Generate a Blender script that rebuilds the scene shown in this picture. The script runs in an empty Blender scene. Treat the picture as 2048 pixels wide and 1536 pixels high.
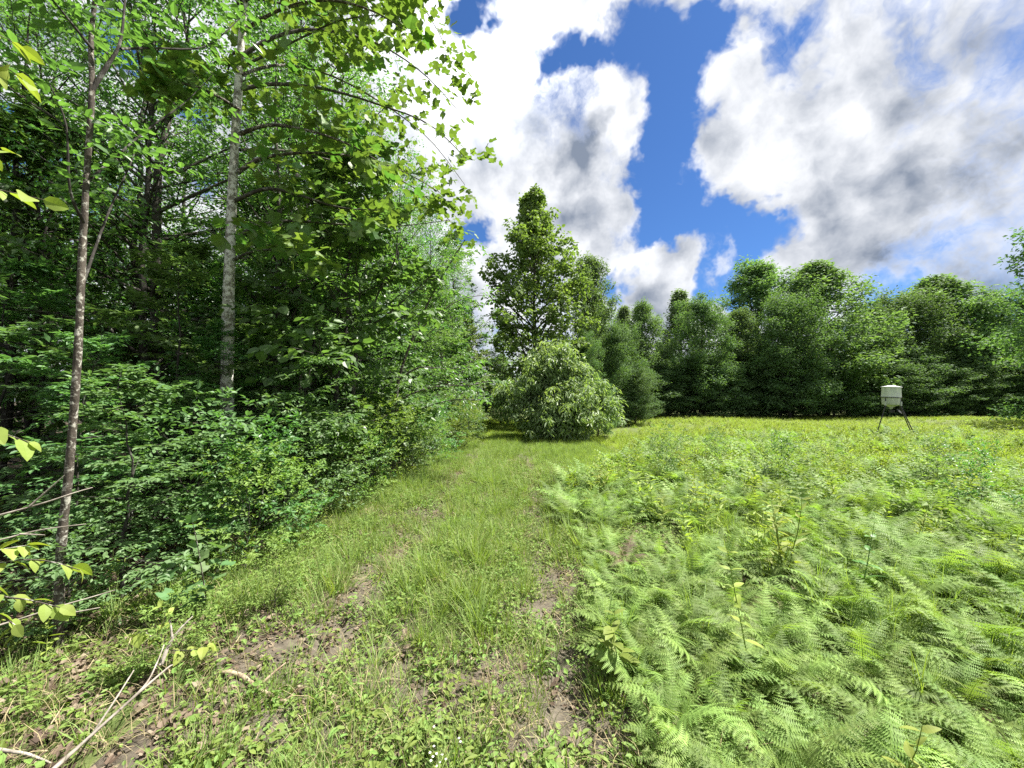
import bpy, math, random
import numpy as np
from mathutils import Vector, Matrix, Euler

# ------------------------------------------------------------------ basics
scene = bpy.context.scene
COL = scene.collection
R = math.radians
F_PX = 772.0                      # focal length in pixels of the 2048 px wide photograph
PITCH = math.atan(32.0 / F_PX)
CAM_H = 1.6

def P(x, y, D):
    """pixel of the photograph + distance along the view axis -> point in the place"""
    u = (x - 1024.0) / F_PX; v = (768.0 - y) / F_PX
    Y = math.cos(PITCH) - v * math.sin(PITCH); Z = math.sin(PITCH) + v * math.cos(PITCH)
    s = D / Y
    return np.array([u * s, D, CAM_H + Z * s])

# camera
cam_d = bpy.data.cameras.new('camera'); cam = bpy.data.objects.new('camera', cam_d); COL.objects.link(cam)
cam_d.sensor_width = 36.0; cam_d.lens = F_PX / 2048.0 * 36.0
cam_d.clip_start = 0.05; cam_d.clip_end = 2000.0
cam.location = (0, 0, CAM_H); cam.rotation_euler = (R(90) + PITCH, 0, 0)
scene.camera = cam

# light
SUN_AZ, SUN_EL = R(74.0), R(60.0)      # azimuth from +Y towards +X
sun_dir = Vector((math.sin(SUN_AZ) * math.cos(SUN_EL), math.cos(SUN_AZ) * math.cos(SUN_EL), math.sin(SUN_EL)))
sd = bpy.data.lights.new('sun', 'SUN'); sd.energy = 4.6; sd.angle = R(0.7); sd.color = (1.0, 0.95, 0.86)
so = bpy.data.objects.new('sun', sd); COL.objects.link(so)
so.rotation_euler = sun_dir.to_track_quat('Z', 'Y').to_euler(); so.location = (0, 0, 60)

scene.view_settings.view_transform = 'Standard'
scene.view_settings.look = 'None'
scene.view_settings.exposure = 1.9
scene.view_settings.gamma = 1.0
scene.view_settings.use_curve_mapping = False
scene.render.engine = 'CYCLES'
cy = scene.cycles
cy.max_bounces = 7; cy.diffuse_bounces = 4; cy.glossy_bounces = 2; cy.transmission_bounces = 4
cy.transparent_max_bounces = 4; cy.caustics_reflective = False; cy.caustics_refractive = False
cy.sample_clamp_indirect = 6.0
cy.use_denoising = False

# world: physical sky with procedural clouds fixed in world directions
world = bpy.data.worlds.new('World'); scene.world = world; world.use_nodes = True
def build_world():
    nt = world.node_tree; nt.nodes.clear()
    N = nt.nodes.new; L = nt.links.new
    out = N('ShaderNodeOutputWorld'); bg = N('ShaderNodeBackground'); bg.inputs[1].default_value = 0.10
    L(bg.outputs[0], out.inputs[0])
    tc = N('ShaderNodeTexCoord')
    sky = N('ShaderNodeTexSky'); sky.sky_type = 'NISHITA'; sky.sun_disc = False
    sky.sun_elevation = SUN_EL; sky.sun_rotation = SUN_AZ; sky.air_density = 1.0; sky.dust_density = 0.3; sky.ozone_density = 3.0
    def math_(op, a, b=None, c=None, clamp=False):
        n = N('ShaderNodeMath'); n.operation = op; n.use_clamp = clamp
        for i, v in enumerate((a, b, c)):
            if v is None: continue
            if isinstance(v, (int, float)): n.inputs[i].default_value = v
            else: L(v, n.inputs[i])
        return n.outputs[0]
    def vmath(op, a, b=None, s=None):
        n = N('ShaderNodeVectorMath'); n.operation = op
        for i, v in enumerate((a, b)):
            if v is None: continue
            if isinstance(v, (tuple, list)): n.inputs[i].default_value = v
            else: L(v, n.inputs[i])
        if s is not None: n.inputs['Scale'].default_value = s
        return n
    def noise(vec, scale, detail, rough, dist=0.0, lac=2.0):
        n = N('ShaderNodeTexNoise'); L(vec, n.inputs['Vector']); n.inputs['Scale'].default_value = scale
        n.inputs['Detail'].default_value = detail; n.inputs['Roughness'].default_value = rough
        n.inputs['Distortion'].default_value = dist; n.inputs['Lacunarity'].default_value = lac
        return n
    def rng_(v, a, b, c, d, smooth=True):
        n = N('ShaderNodeMapRange'); n.interpolation_type = 'SMOOTHSTEP' if smooth else 'LINEAR'
        L(v, n.inputs[0]); 
        for i, q in enumerate((a, b, c, d)): n.inputs[i + 1].default_value = q
        return n.outputs[0]
    d0 = tc.outputs['Generated']
    w1 = noise(d0, 4.5, 5, 0.62)
    w1c = vmath('SUBTRACT', w1.outputs['Color'], (0.5, 0.5, 0.5))
    w1s = vmath('SCALE', w1c.outputs[0], s=0.26)
    d1 = vmath('ADD', d0, w1s.outputs[0]).outputs[0]
    def pdir(x, y):
        v = Vector(P(x, y, 1.0)) - Vector((0, 0, CAM_H)); return tuple(v.normalized())
    def blob(x, y, rpx, w, src=d1):
        c = pdir(x, y)
        ca = Vector(pdir(x + rpx, y)); cb = Vector(pdir(x, y + rpx)); r = 0.5 * ((ca - Vector(c)).length + (cb - Vector(c)).length)
        dd = vmath('DISTANCE', src, c).outputs['Value']
        return rng_(dd, r * 0.35, r * 1.35, w, 0.0)
    def total(lst, src=d1):
        acc = None
        for b in lst:
            o = blob(*b, src=src); acc = o if acc is None else math_('ADD', acc, o)
        return acc
    blue = [(965, 15, 45, .8), (1130, 90, 55, .9), (1190, 110, 65, 1), (1280, 50, 95, 1.1), (1300, 170, 90, 1.1), (1390, 110, 95, 1.05), (1440, 40, 70, .8), (1325, 260, 78, 1.1),
            (1335, 350, 82, 1.1), (1310, 440, 72, 1.1), (1400, 450, 85, 1.1), (1470, 450, 60, 1.1), (1545, 490, 68, 1.1), (1440, 540, 58, .8), (1400, 590, 35, .5),
            (1250, 590, 48, .95), (1210, 560, 30, .6), (1600, 590, 80, .6), (1740, 620, 80, .5), (1490, 590, 50, .7), (1320, 620, 30, .3), (1570, 140, 70, .75), (1520, 60, 60, .5), (1640, 60, 50, .5), (965, 455, 50, .95), (930, 470, 40, .7),
            (330, 120, 80, .9), (240, 60, 60, .7), (60, 300, 90, .9), (420, 330, 60, .6), (250, 420, 60, .6), (-250, 250, 160, .9), (-120, 600, 120, .7),
            (1850, -250, 160, .8), (1450, -220, 140, .8), (560, -300, 170, .9), (2500, 300, 200, .8), (1860, 70, 60, .3), (1990, 590, 45, .4)]
    cloud = [(1430, 190, 60, .7), (1420, 300, 45, .35), (1440, 500, 42, .8), (1330, 515, 60, .7), (1240, 440, 40, .5), (1620, 300, 130, .4), (1640, 500, 80, .4), (1560, 540, 40, .4), (1430, 610, 30, .6)]
    fb = noise(d1, 7.0, 9, 0.62, 0.35)
    base = noise(d0, 1.9, 2, 0.5)
    f = math_('SUBTRACT', math_('ADD', total(cloud), rng_(base.outputs[0], 0.3, 0.7, 0.66, 0.96)), total(blue))
    f = math_('ADD', f, math_('MULTIPLY', math_('SUBTRACT', fb.outputs[0], 0.5), 2.0))
    md = noise(d0, 3.6, 6, 0.6, 0.6)
    f = math_('ADD', f, math_('MULTIPLY', math_('SUBTRACT', md.outputs[0], 0.5), 2.3))
    mask = rng_(f, -0.05, 0.85, 0.0, 1.0)
    # relief: billows sampled here and a little towards the sun
    d2 = vmath('ADD', d0, vmath('SCALE', w1c.outputs[0], s=0.07).outputs[0]).outputs[0]
    up = (0.028, -0.012, 0.045)
    def billow(src):
        v = N('ShaderNodeTexVoronoi'); v.feature = 'F1'; L(src, v.inputs['Vector']); v.inputs['Scale'].default_value = 6.5
        v.inputs['Detail'].default_value = 2; v.inputs['Roughness'].default_value = 0.5; v.normalize = True
        return math_('ADD', math_('MULTIPLY', v.outputs['Distance'], 1.0), math_('MULTIPLY', noise(src, 9.0, 5, 0.6).outputs[0], -0.55))
    rel = math_('SUBTRACT', billow(d2), billow(vmath('ADD', d2, up).outputs[0]))
    rel = math_('MULTIPLY', rel, -1.0)
    grey = [(1050, 235, 55, 1.0), (1160, 270, 40, .6), (1150, 330, 65, .95), (1200, 430, 80, .5), (1850, 350, 280, .38), (1950, 500, 260, .42), (1750, 570, 200, .36), (2000, 130, 180, .2), (1600, 120, 120, .2), (1000, 100, 260, -.45), (1620, 260, 130, -.2),
            (1330, 560, 60, .3), (1150, 30, 50, .3)]
    lowf = noise(d1, 3.2, 4, 0.55)
    g = math_('ADD', total(grey), math_('MULTIPLY', math_('SUBTRACT', lowf.outputs[0], 0.5), 1.3))
    g = math_('MULTIPLY', g, rng_(f, 0.35, 0.9, 0.3, 1.0))
    g = math_('ADD', g, math_('MULTIPLY', rel, 4.2))
    gm = rng_(g, -0.5, 1.35, 0.0, 1.0, False)
    # cloud glow round the hidden sun and a front cloud, raised to lift ambient light
    gl = vmath('DISTANCE', d0, tuple(sun_dir)).outputs['Value']
    glow = math_('ADD', rng_(gl, 0.1, 0.55, 1.7, 1.0), blob(960, 80, 220, .6, src=d0))
    cw = N('ShaderNodeMix'); cw.data_type = 'RGBA'
    L(gm, cw.inputs[0]); cw.inputs[6].default_value = (3.05, 3.1, 3.2, 1); cw.inputs[7].default_value = (.72, .86, 1.12, 1)
    cs = vmath('SCALE', cw.outputs[2]); L(glow, cs.inputs['Scale'])
    sk = vmath('MULTIPLY', sky.outputs[0], (0.165, 0.26, 0.385))
    mx = N('ShaderNodeMix'); mx.data_type = 'RGBA'
    L(mask, mx.inputs[0]); L(sk.outputs[0], mx.inputs[6]); L(cs.outputs[0], mx.inputs[7])
    L(mx.outputs[2], bg.inputs[0])
build_world()
world.cycles.sampling_method = 'MANUAL'; world.cycles.sample_map_resolution = 1024

# ------------------------------------------------------------------ object helpers
def tag(o, label=None, cat=None, group=None, kind=None):
    if label: o['label'] = label
    if cat: o['category'] = cat
    if group: o['group'] = group
    if kind: o['kind'] = kind
    return o
def empty(name, loc=(0, 0, 0), rz=0.0):
    o = bpy.data.objects.new(name, None); COL.objects.link(o); o.location = loc; o.rotation_euler = (0, 0, rz)
    o.empty_display_size = 0.2; return o
def new_mesh(name, V, F, mat=None, tint=None, smooth=False, attrs=None):
    """V (n,3); F list of int arrays (k,m) of faces with m corners"""
    me = bpy.data.meshes.new(name)
    V = np.asarray(V, dtype=np.float32)
    if not isinstance(F, list): F = [F]
    F = [np.asarray(f, dtype=np.int32) for f in F if len(f)]
    me.vertices.add(len(V)); me.vertices.foreach_set('co', V.ravel())
    nl = sum(f.size for f in F); nf = sum(len(f) for f in F)
    me.loops.add(nl); me.polygons.add(nf)
    me.loops.foreach_set('vertex_index', np.concatenate([f.ravel() for f in F]))
    starts = []; s = 0
    for f in F:
        starts.append(s + np.arange(len(f)) * f.shape[1]); s += f.size
    me.polygons.foreach_set('loop_start', np.concatenate(starts).astype(np.int32))
    me.polygons.foreach_set('use_smooth', np.full(nf, smooth))
    if tint is not None:
        a = me.attributes.new('tint', 'FLOAT', 'POINT'); a.data.foreach_set('value', np.asarray(tint, dtype=np.float32))
    for k, v in (attrs or {}).items():
        a = me.attributes.new(k, 'FLOAT', 'POINT'); a.data.foreach_set('value', np.asarray(v, dtype=np.float32))
    me.update(calc_edges=True)
    if mat is not None: me.materials.append(mat)
    return me
def obj(name, me, parent=None, loc=None):
    o = bpy.data.objects.new(name, me); COL.objects.link(o)
    if parent is not None: o.parent = parent
    if loc is not None: o.location = loc
    return o

class MB:
    """collects vertices and faces of 3 or 4 corners"""
    def __init__(s): s.V = []; s.T = []; s.Q = []; s.t = []; s.n = 0
    def add(s, V, T=None, Q=None, tint=0.5):
        V = np.asarray(V, float)
        if T is not None and len(T): s.T.append(np.asarray(T) + s.n)
        if Q is not None and len(Q): s.Q.append(np.asarray(Q) + s.n)
        s.V.append(V); s.t.append(np.full(len(V), tint) if np.isscalar(tint) else tint); s.n += len(V)
    def mesh(s, name, mat, smooth=False):
        F = []
        if s.T: F.append(np.concatenate(s.T))
        if s.Q: F.append(np.concatenate(s.Q))
        return new_mesh(name, np.concatenate(s.V), F, mat, np.concatenate(s.t), smooth)

def nrm(v): return v / np.maximum(np.linalg.norm(v, axis=-1, keepdims=True), 1e-9)

def tubes(Pt, Rd, sides):
    """Pt (N,k,3), Rd (N,k) -> V, Q"""
    Pt = np.asarray(Pt, float); Rd = np.asarray(Rd, float)
    N, k, _ = Pt.shape
    T = np.gradient(Pt, axis=1); T = nrm(T)
    ref = np.where(np.abs(nrm(Pt[:, -1] - Pt[:, 0])[:, 2:3]) > 0.8, np.array([[1.0, 0, 0]]), np.array([[0, 0, 1.0]]))[:, None, :]
    A = nrm(np.cross(T, np.broadcast_to(ref, T.shape))); B = np.cross(T, A)
    ang = np.arange(sides) * 2 * math.pi / sides
    V = Pt[:, :, None, :] + Rd[:, :, None, None] * (A[:, :, None, :] * np.cos(ang)[None, None, :, None] + B[:, :, None, :] * np.sin(ang)[None, None, :, None])
    V = V.reshape(-1, 3)
    i = np.arange(N)[:, None, None] * k * sides + np.arange(k - 1)[None, :, None] * sides
    j = np.arange(sides)[None, None, :]; j2 = (j + 1) % sides
    Q = np.stack([i + j, i + j2, i + sides + j2, i + sides + j], axis=-1).reshape(-1, 4)
    return V, Q

def smooth_path(pts, n):
    pts = np.asarray(pts, float); m = len(pts)
    t = np.linspace(0, m - 1, n); i = np.clip(t.astype(int), 0, m - 2); f = (t - i)[:, None]
    p0 = pts[np.clip(i - 1, 0, m - 1)]; p1 = pts[i]; p2 = pts[i + 1]; p3 = pts[np.clip(i + 2, 0, m - 1)]
    return 0.5 * (2 * p1 + (p2 - p0) * f + (2 * p0 - 5 * p1 + 4 * p2 - p3) * f ** 2 + (3 * p1 - p0 - 3 * p2 + p3) * f ** 3)

def vnoise(x, y, scale, seed):
    g = np.random.RandomState(seed).rand(64, 64)
    x = np.asarray(x) / scale + 17.3; y = np.asarray(y) / scale + 9.1
    xi = np.floor(x).astype(int); yi = np.floor(y).astype(int); fx = x - xi; fy = y - yi
    fx = fx * fx * (3 - 2 * fx); fy = fy * fy * (3 - 2 * fy)
    a = g[xi % 64, yi % 64]; b = g[(xi + 1) % 64, yi % 64]; c = g[xi % 64, (yi + 1) % 64]; d = g[(xi + 1) % 64, (yi + 1) % 64]
    return (a * (1 - fx) + b * fx) * (1 - fy) + (c * (1 - fx) + d * fx) * fy

# ------------------------------------------------------------------ terrain
def track_x(y):     # centre line of the track
    y = np.asarray(y, float)
    return -0.45 + 0.02 * np.clip(y - 4, 0, 10) - 0.02 * np.clip(y - 14, 0, 30) ** 1.5
def edge_x(y):      # edge of the woods on the left
    y = np.asarray(y, float)
    return track_x(y) - np.interp(y, [-5, 1, 3, 5, 8, 11, 15, 20, 40], [4.5, 3.2, 2.35, 2.1, 1.85, 1.55, 1.35, 1.9, 2.5])
def hgt(x, y):
    x = np.asarray(x, float); y = np.asarray(y, float)
    u = x - track_x(y)
    near = np.clip(1 - y / 30.0, 0, 1)
    h = -0.06 * np.exp(-((u - 0.78) / 0.22) ** 2) - 0.06 * np.exp(-((u + 0.74) / 0.22) ** 2)
    h = h * near + 0.06 * (vnoise(x, y, 1.3, 3) - 0.5) + 0.05 * (vnoise(x, y, 0.45, 4) - 0.5) * near + 0.35 * (vnoise(x, y, 9.0, 5) - 0.5) * np.clip((np.hypot(x, y) - 5) / 15, 0, 1)
    h = h + 0.08 * np.clip((x - 3) / 25, 0, 1) * np.clip((y - 6) / 20, 0, 1)
    h = h - 0.25 * np.clip((edge_x(y) - x) / 6, 0, 1)
    return h

# ------------------------------------------------------------------ materials
def nodes(name):
    m = bpy.data.materials.new(name); m.use_nodes = True; m.node_tree.nodes.clear()
    return m, m.node_tree
def leaf_mat(name, dark, mid, light, trans=0.42, tcol=(1.25, 1.35, 0.45), rough=0.42, spec=0.5, hue=0.03, vary=0.35):
    """thin leaf: reflecting side with a waxy sheen and light passing through"""
    m, nt = nodes(name); N = nt.nodes.new; L = nt.links.new
    out = N('ShaderNodeOutputMaterial')
    at = N('ShaderNodeAttribute'); at.attribute_name = 'tint'
    oi = N('ShaderNodeObjectInfo')
    mixv = N('ShaderNodeMath'); mixv.operation = 'MULTIPLY_ADD'; L(oi.outputs['Random'], mixv.inputs[0]); mixv.inputs[1].default_value = vary
    sc = N('ShaderNodeMath'); sc.operation = 'MULTIPLY'; L(at.outputs['Fac'], sc.inputs[0]); sc.inputs[1].default_value = 1 - vary
    L(sc.outputs[0], mixv.inputs[2])
    cr = N('ShaderNodeValToRGB'); e = cr.color_ramp.elements; e[0].position = 0.05; e[0].color = (*dark, 1); e[1].position = 0.95; e[1].color = (*light, 1)
    x = cr.color_ramp.elements.new(0.5); x.color = (*mid, 1)
    L(mixv.outputs[0], cr.inputs[0])
    hs = N('ShaderNodeHueSaturation'); L(cr.outputs[0], hs.inputs['Color'])
    hv = N('ShaderNodeMapRange'); L(oi.outputs['Random'], hv.inputs[0]); hv.inputs[3].default_value = 0.5 - hue; hv.inputs[4].default_value = 0.5 + hue
    L(hv.outputs[0], hs.inputs['Hue'])
    # blotchy leaf surface
    tc = N('ShaderNodeNewGeometry'); nz = N('ShaderNodeTexNoise'); L(tc.outputs['Position'], nz.inputs['Vector']); nz.inputs['Scale'].default_value = 14; nz.inputs['Detail'].default_value = 2
    vr = N('ShaderNodeMapRange'); L(nz.outputs[0], vr.inputs[0]); vr.inputs[1].default_value = .3; vr.inputs[2].default_value = .7; vr.inputs[3].default_value = .82; vr.inputs[4].default_value = 1.15
    L(vr.outputs[0], hs.inputs['Value'])
    pb = N('ShaderNodeBsdfPrincipled'); L(hs.outputs[0], pb.inputs['Base Color']); pb.inputs['Roughness'].default_value = rough
    pb.inputs['Specular IOR Level'].default_value = spec
    tr = N('ShaderNodeBsdfTranslucent'); tm = N('ShaderNodeVectorMath'); tm.operation = 'MULTIPLY'; L(hs.outputs[0], tm.inputs[0]); tm.inputs[1].default_value = tcol
    L(tm.outputs[0], tr.inputs['Color'])
    mx = N('ShaderNodeMixShader'); mx.inputs[0].default_value = trans; L(pb.outputs[0], mx.inputs[1]); L(tr.outputs[0], mx.inputs[2])
    L(mx.outputs[0], out.inputs[0]); return m
def plain_mat(name, c1, c2, scale=6, rough=0.8, bump=0.3, detail=5, metal=0.0, stretch=(1, 1, 1), lo=.35, hi=.65, spec=.3):
    m, nt = nodes(name); N = nt.nodes.new; L = nt.links.new
    out = N('ShaderNodeOutputMaterial'); tc = N('ShaderNodeTexCoord'); mp = N('ShaderNodeMapping'); mp.inputs['Scale'].default_value = stretch
    L(tc.outputs['Object'], mp.inputs[0]); nz = N('ShaderNodeTexNoise'); L(mp.outputs[0], nz.inputs['Vector']); nz.inputs['Scale'].default_value = scale; nz.inputs['Detail'].default_value = detail
    cr = N('ShaderNodeValToRGB'); e = cr.color_ramp.elements; e[0].position = lo; e[0].color = (*c1, 1); e[1].position = hi; e[1].color = (*c2, 1); L(nz.outputs[0], cr.inputs[0])
    pb = N('ShaderNodeBsdfPrincipled'); L(cr.outputs[0], pb.inputs['Base Color']); pb.inputs['Roughness'].default_value = rough; pb.inputs['Metallic'].default_value = metal
    pb.inputs['Specular IOR Level'].default_value = spec
    bp = N('ShaderNodeBump'); bp.inputs['Strength'].default_value = bump; bp.inputs['Distance'].default_value = 0.02; L(nz.outputs[0], bp.inputs['Height']); L(bp.outputs[0], pb.inputs['Normal'])
    L(pb.outputs[0], out.inputs[0]); return m
def bark_mat(name, dark, pale, lichen, amount=0.5, lscale=14):
    m, nt = nodes(name); N = nt.nodes.new; L = nt.links.new
    out = N('ShaderNodeOutputMaterial'); g = N('ShaderNodeNewGeometry')
    mp = N('ShaderNodeMapping'); mp.inputs['Scale'].default_value = (1, 1, .35); L(g.outputs['Position'], mp.inputs[0])
    n1 = N('ShaderNodeTexNoise'); L(mp.outputs[0], n1.inputs['Vector']); n1.inputs['Scale'].default_value = 38; n1.inputs['Detail'].default_value = 6; n1.inputs['Roughness'].default_value = .65
    n2 = N('ShaderNodeTexNoise'); L(g.outputs['Position'], n2.inputs['Vector']); n2.inputs['Scale'].default_value = lscale; n2.inputs['Detail'].default_value = 5; n2.inputs['Roughness'].default_value = .7; n2.inputs['Distortion'].default_value = .6
    cr = N('ShaderNodeValToRGB'); e = cr.color_ramp.elements; e[0].position = .35; e[0].color = (*dark, 1); e[1].position = .68; e[1].color = (*pale, 1); L(n1.outputs[0], cr.inputs[0])
    lr = N('ShaderNodeValToRGB'); e = lr.color_ramp.elements; e[0].position = .62 - amount * .22; e[0].color = (0, 0, 0, 1); e[1].position = .68 - amount * .2; e[1].color = (1, 1, 1, 1); L(n2.outputs[0], lr.inputs[0])
    mx = N('ShaderNodeMix'); mx.data_type = 'RGBA'; L(lr.outputs[0], mx.inputs[0]); L(cr.outputs[0], mx.inputs[6]); mx.inputs[7].default_value = (*lichen, 1)
    pb = N('ShaderNodeBsdfPrincipled'); L(mx.outputs[2], pb.inputs['Base Color']); pb.inputs['Roughness'].default_value = .9; pb.inputs['Specular IOR Level'].default_value = .2
    bp = N('ShaderNodeBump'); bp.inputs['Strength'].default_value = .7; bp.inputs['Distance'].default_value = .012; L(n1.outputs[0], bp.inputs['Height']); L(bp.outputs[0], pb.inputs['Normal'])
    L(pb.outputs[0], out.inputs[0]); return m

M_forest = leaf_mat('woodland_leaf', (.065, .14, .055), (.105, .20, .07), (.16, .265, .085), trans=.48, tcol=(1.15, 1.35, .5))
M_dark = leaf_mat('shade_leaf', (.075, .15, .06), (.12, .21, .08), (.17, .265, .10), trans=.44, tcol=(1.1, 1.25, .55), rough=.5, spec=.4)
M_tulip = leaf_mat('tulip_tree_leaf', (.085, .17, .045), (.125, .225, .055), (.175, .285, .07), trans=.47, tcol=(1.0, 1.05, .45), vary=.15)
M_far = leaf_mat('far_tree_leaf', (.065, .13, .062), (.105, .185, .080), (.16, .245, .10), trans=.38, vary=.45, hue=.025, rough=.65, spec=.2)
M_far2 = leaf_mat('far_tree_leaf_light', (.085, .15, .078), (.13, .21, .098), (.19, .27, .12), trans=.40, vary=.45, hue=.03, rough=.65, spec=.2)
M_pale = leaf_mat('pale_tree_leaf', (.07, .135, .045), (.12, .20, .06), (.17, .25, .08), trans=.42)
M_bush = leaf_mat('bush_leaf', (.13, .205, .09), (.21, .29, .14), (.34, .40, .22), trans=.42, rough=.5, spec=.5)
M_cone = leaf_mat('cone_tree_leaf', (.09, .155, .055), (.14, .22, .075), (.20, .28, .095), trans=.42, rough=.6, spec=.25)
M_fern = leaf_mat('fern_leaf', (.085, .165, .048), (.175, .272, .07), (.315, .40, .10), trans=.42, tcol=(1.15, 1.2, .5), vary=.65, hue=.03, rough=.6, spec=.3)
M_grass = leaf_mat('grass_blade', (.115, .185, .05), (.19, .27, .075), (.30, .36, .13), trans=.40, vary=.45, hue=.02, rough=.6, spec=.25)
M_hay = leaf_mat('meadow_blade', (.19, .27, .05), (.27, .36, .065), (.36, .43, .10), trans=.42, vary=.5, hue=.02, rough=.6, spec=.25)
M_weed = leaf_mat('weed_leaf', (.14, .20, .045), (.23, .295, .065), (.33, .38, .09), trans=.42, vary=.5, hue=.02, rough=.6, spec=.25)
M_herb = leaf_mat('herb_leaf', (.10, .165, .035), (.16, .24, .055), (.24, .32, .085), trans=.40, vary=.5, rough=.6, spec=.25)
M_litter = leaf_mat('dead_leaf', (.05, .035, .024), (.115, .085, .06), (.23, .185, .14), trans=.12, tcol=(1.2, 1.0, .7), rough=.7, spec=.2, vary=.5, hue=.01)
M_straw = leaf_mat('straw', (.20, .17, .09), (.30, .25, .14), (.42, .37, .22), trans=.2, tcol=(1.1, 1.0, .7), rough=.7, spec=.2, hue=.01)
M_bark = bark_mat('grey_bark', (.03, .027, .022), (.085, .078, .066), (.20, .20, .175), .3)
M_barkA = bark_mat('pale_bark', (.10, .09, .07), (.27, .26, .23), (.52, .52, .48), .75)
M_barkB = bark_mat('sapling_bark', (.03, .024, .02), (.10, .085, .07), (.34, .33, .29), .42, 24)
M_barkdark = bark_mat('dark_bark', (.018, .016, .014), (.05, .045, .04), (.12, .12, .11), .25)
M_dead = plain_mat('weathered_wood', (.14, .12, .10), (.32, .29, .25), scale=18, rough=.85, bump=.5, stretch=(1, 1, 1))
M_log = plain_mat('fallen_branch_bark', (.14, .10, .065), (.34, .28, .20), scale=14, rough=.9, bump=.6)

# ------------------------------------------------------------------ leaf shapes: (verts x,y,z), faces; x across, y along, z up
LEAF2 = (np.array([[0, 0, 0], [-.24, .45, .05], [0, 1, -.04], [.24, .45, .05]]), np.array([[0, 2, 1], [0, 3, 2]]))
LEAF4 = (np.array([[0, 0, 0], [-.20, .25, .045], [-.22, .62, .03], [0, 1, -.08], [.22, .62, .03], [.20, .25, .045]]), np.array([[0, 2, 1], [0, 3, 2], [0, 4, 3], [0, 5, 4]]))
WIDE4 = (np.array([[0, 0, 0], [-.36, .20, .05], [-.34, .62, .03], [0, 1, -.10], [.34, .62, .03], [.36, .20, .05]]), np.array([[0, 2, 1], [0, 3, 2], [0, 4, 3], [0, 5, 4]]))
LONG4 = (np.array([[0, 0, 0], [-.13, .28, .03], [-.12, .65, 0], [0, 1, -.14], [.12, .65, 0], [.13, .28, .03]]), np.array([[0, 2, 1], [0, 3, 2], [0, 4, 3], [0, 5, 4]]))
LONG2 = (np.array([[0, 0, 0], [-.15, .45, .03], [0, 1, -.10], [.15, .45, .03]]), np.array([[0, 2, 1], [0, 3, 2]]))
_tv = [[0, 0, 0], [0, .45, .0], [0, .82, -.03],
       [-.30, .04, .05], [-.52, .28, .07], [-.30, .45, .04], [-.40, .86, .02], [-.14, .88, -.01],
       [.30, .04, .05], [.52, .28, .07], [.30, .45, .04], [.40, .86, .02], [.14, .88, -.01]]
_tf = [[0, 1, 3], [3, 1, 4], [4, 1, 5], [5, 1, 6], [6, 1, 7], [7, 1, 2], [0, 8, 1], [8, 9, 1], [9, 10, 1], [10, 11, 1], [11, 12, 1], [12, 2, 1]]
TULIP = (np.array(_tv), np.array(_tf))
def fine_leaf(width=.30, n=7, fold=.10, curl=.22, waist=.42):
    V = []; F = []
    for i in range(n):
        t = i / (n - 1); w = width * (math.sin(math.pi * min(1, t ** .75)) ** .8) * (1.0 if i not in (0, n - 1) else 0) * (1.06 if i % 2 else .97)
        z = -curl * t * t
        V += [[-w, t, z + fold * w], [0, t, z], [w, t, z + fold * w]]
    for i in range(n - 1):
        a = i * 3; b = a + 3
        F += [[a, a + 1, b + 1], [a, b + 1, b], [a + 1, a + 2, b + 2], [a + 1, b + 2, b + 1]]
    return np.array(V, float), np.array(F)
FINE = fine_leaf()
def leaves_VF(fr, shape):
    """fr: dict pos,d,n,size,tint -> V,F,tint"""
    tv, tf = shape
    pos, d, n, sz, ti = fr['pos'], nrm(fr['d']), fr['n'], fr['size'], fr['tint']
    s = nrm(np.cross(d, n)); n2 = np.cross(s, d)
    V = pos[:, None, :] + sz[:, None, None] * (tv[None, :, 0:1] * s[:, None, :] + tv[None, :, 1:2] * d[:, None, :] + tv[None, :, 2:3] * n2[:, None, :])
    F = tf[None] + (np.arange(len(pos)) * len(tv))[:, None, None]
    return V.reshape(-1, 3), F.reshape(-1, 3), np.repeat(ti, len(tv))
def cat_frames(lst):
    return {k: np.concatenate([f[k] for f in lst]) for k in lst[0]}
def sub_frames(fr, idx): return {k: v[idx] for k, v in fr.items()}

# ------------------------------------------------------------------ branching
UP = np.array([0, 0, 1.0])
def grow(start, d, length, k, droop, wig, rng):
    N = len(start); pts = np.zeros((N, k, 3)); pts[:, 0] = start; d = nrm(d.copy()); st = (length / (k - 1))[:, None]
    for j in range(1, k):
        d = nrm(d + rng.normal(0, wig, (N, 3)) + UP * droop / (k - 1)); pts[:, j] = pts[:, j - 1] + d * st
    return pts
def branch_off(par, s, ang, lift, sign, flat, rng):
    """par (N,k,3); s, sign (N,m). returns start, direction flattened"""
    N, k, _ = par.shape; m = s.shape[1]
    t = s * (k - 1); i = np.clip(t.astype(int), 0, k - 2); f = (t - i)[..., None]
    idx = np.arange(N)[:, None]
    a = par[idx, i]; b = par[idx, i + 1]; p = a + (b - a) * f; T = nrm(b - a)
    U = nrm(UP[None, None, :] + rng.normal(0, 1 - flat, (N, m, 3)) * .9)
    side = nrm(np.cross(T, U)) * sign[..., None]
    an = ang + rng.normal(0, .14, (N, m))
    d = T * np.cos(an)[..., None] + side * np.sin(an)[..., None] + UP * lift
    return p.reshape(-1, 3), nrm(d).reshape(-1, 3)
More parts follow.
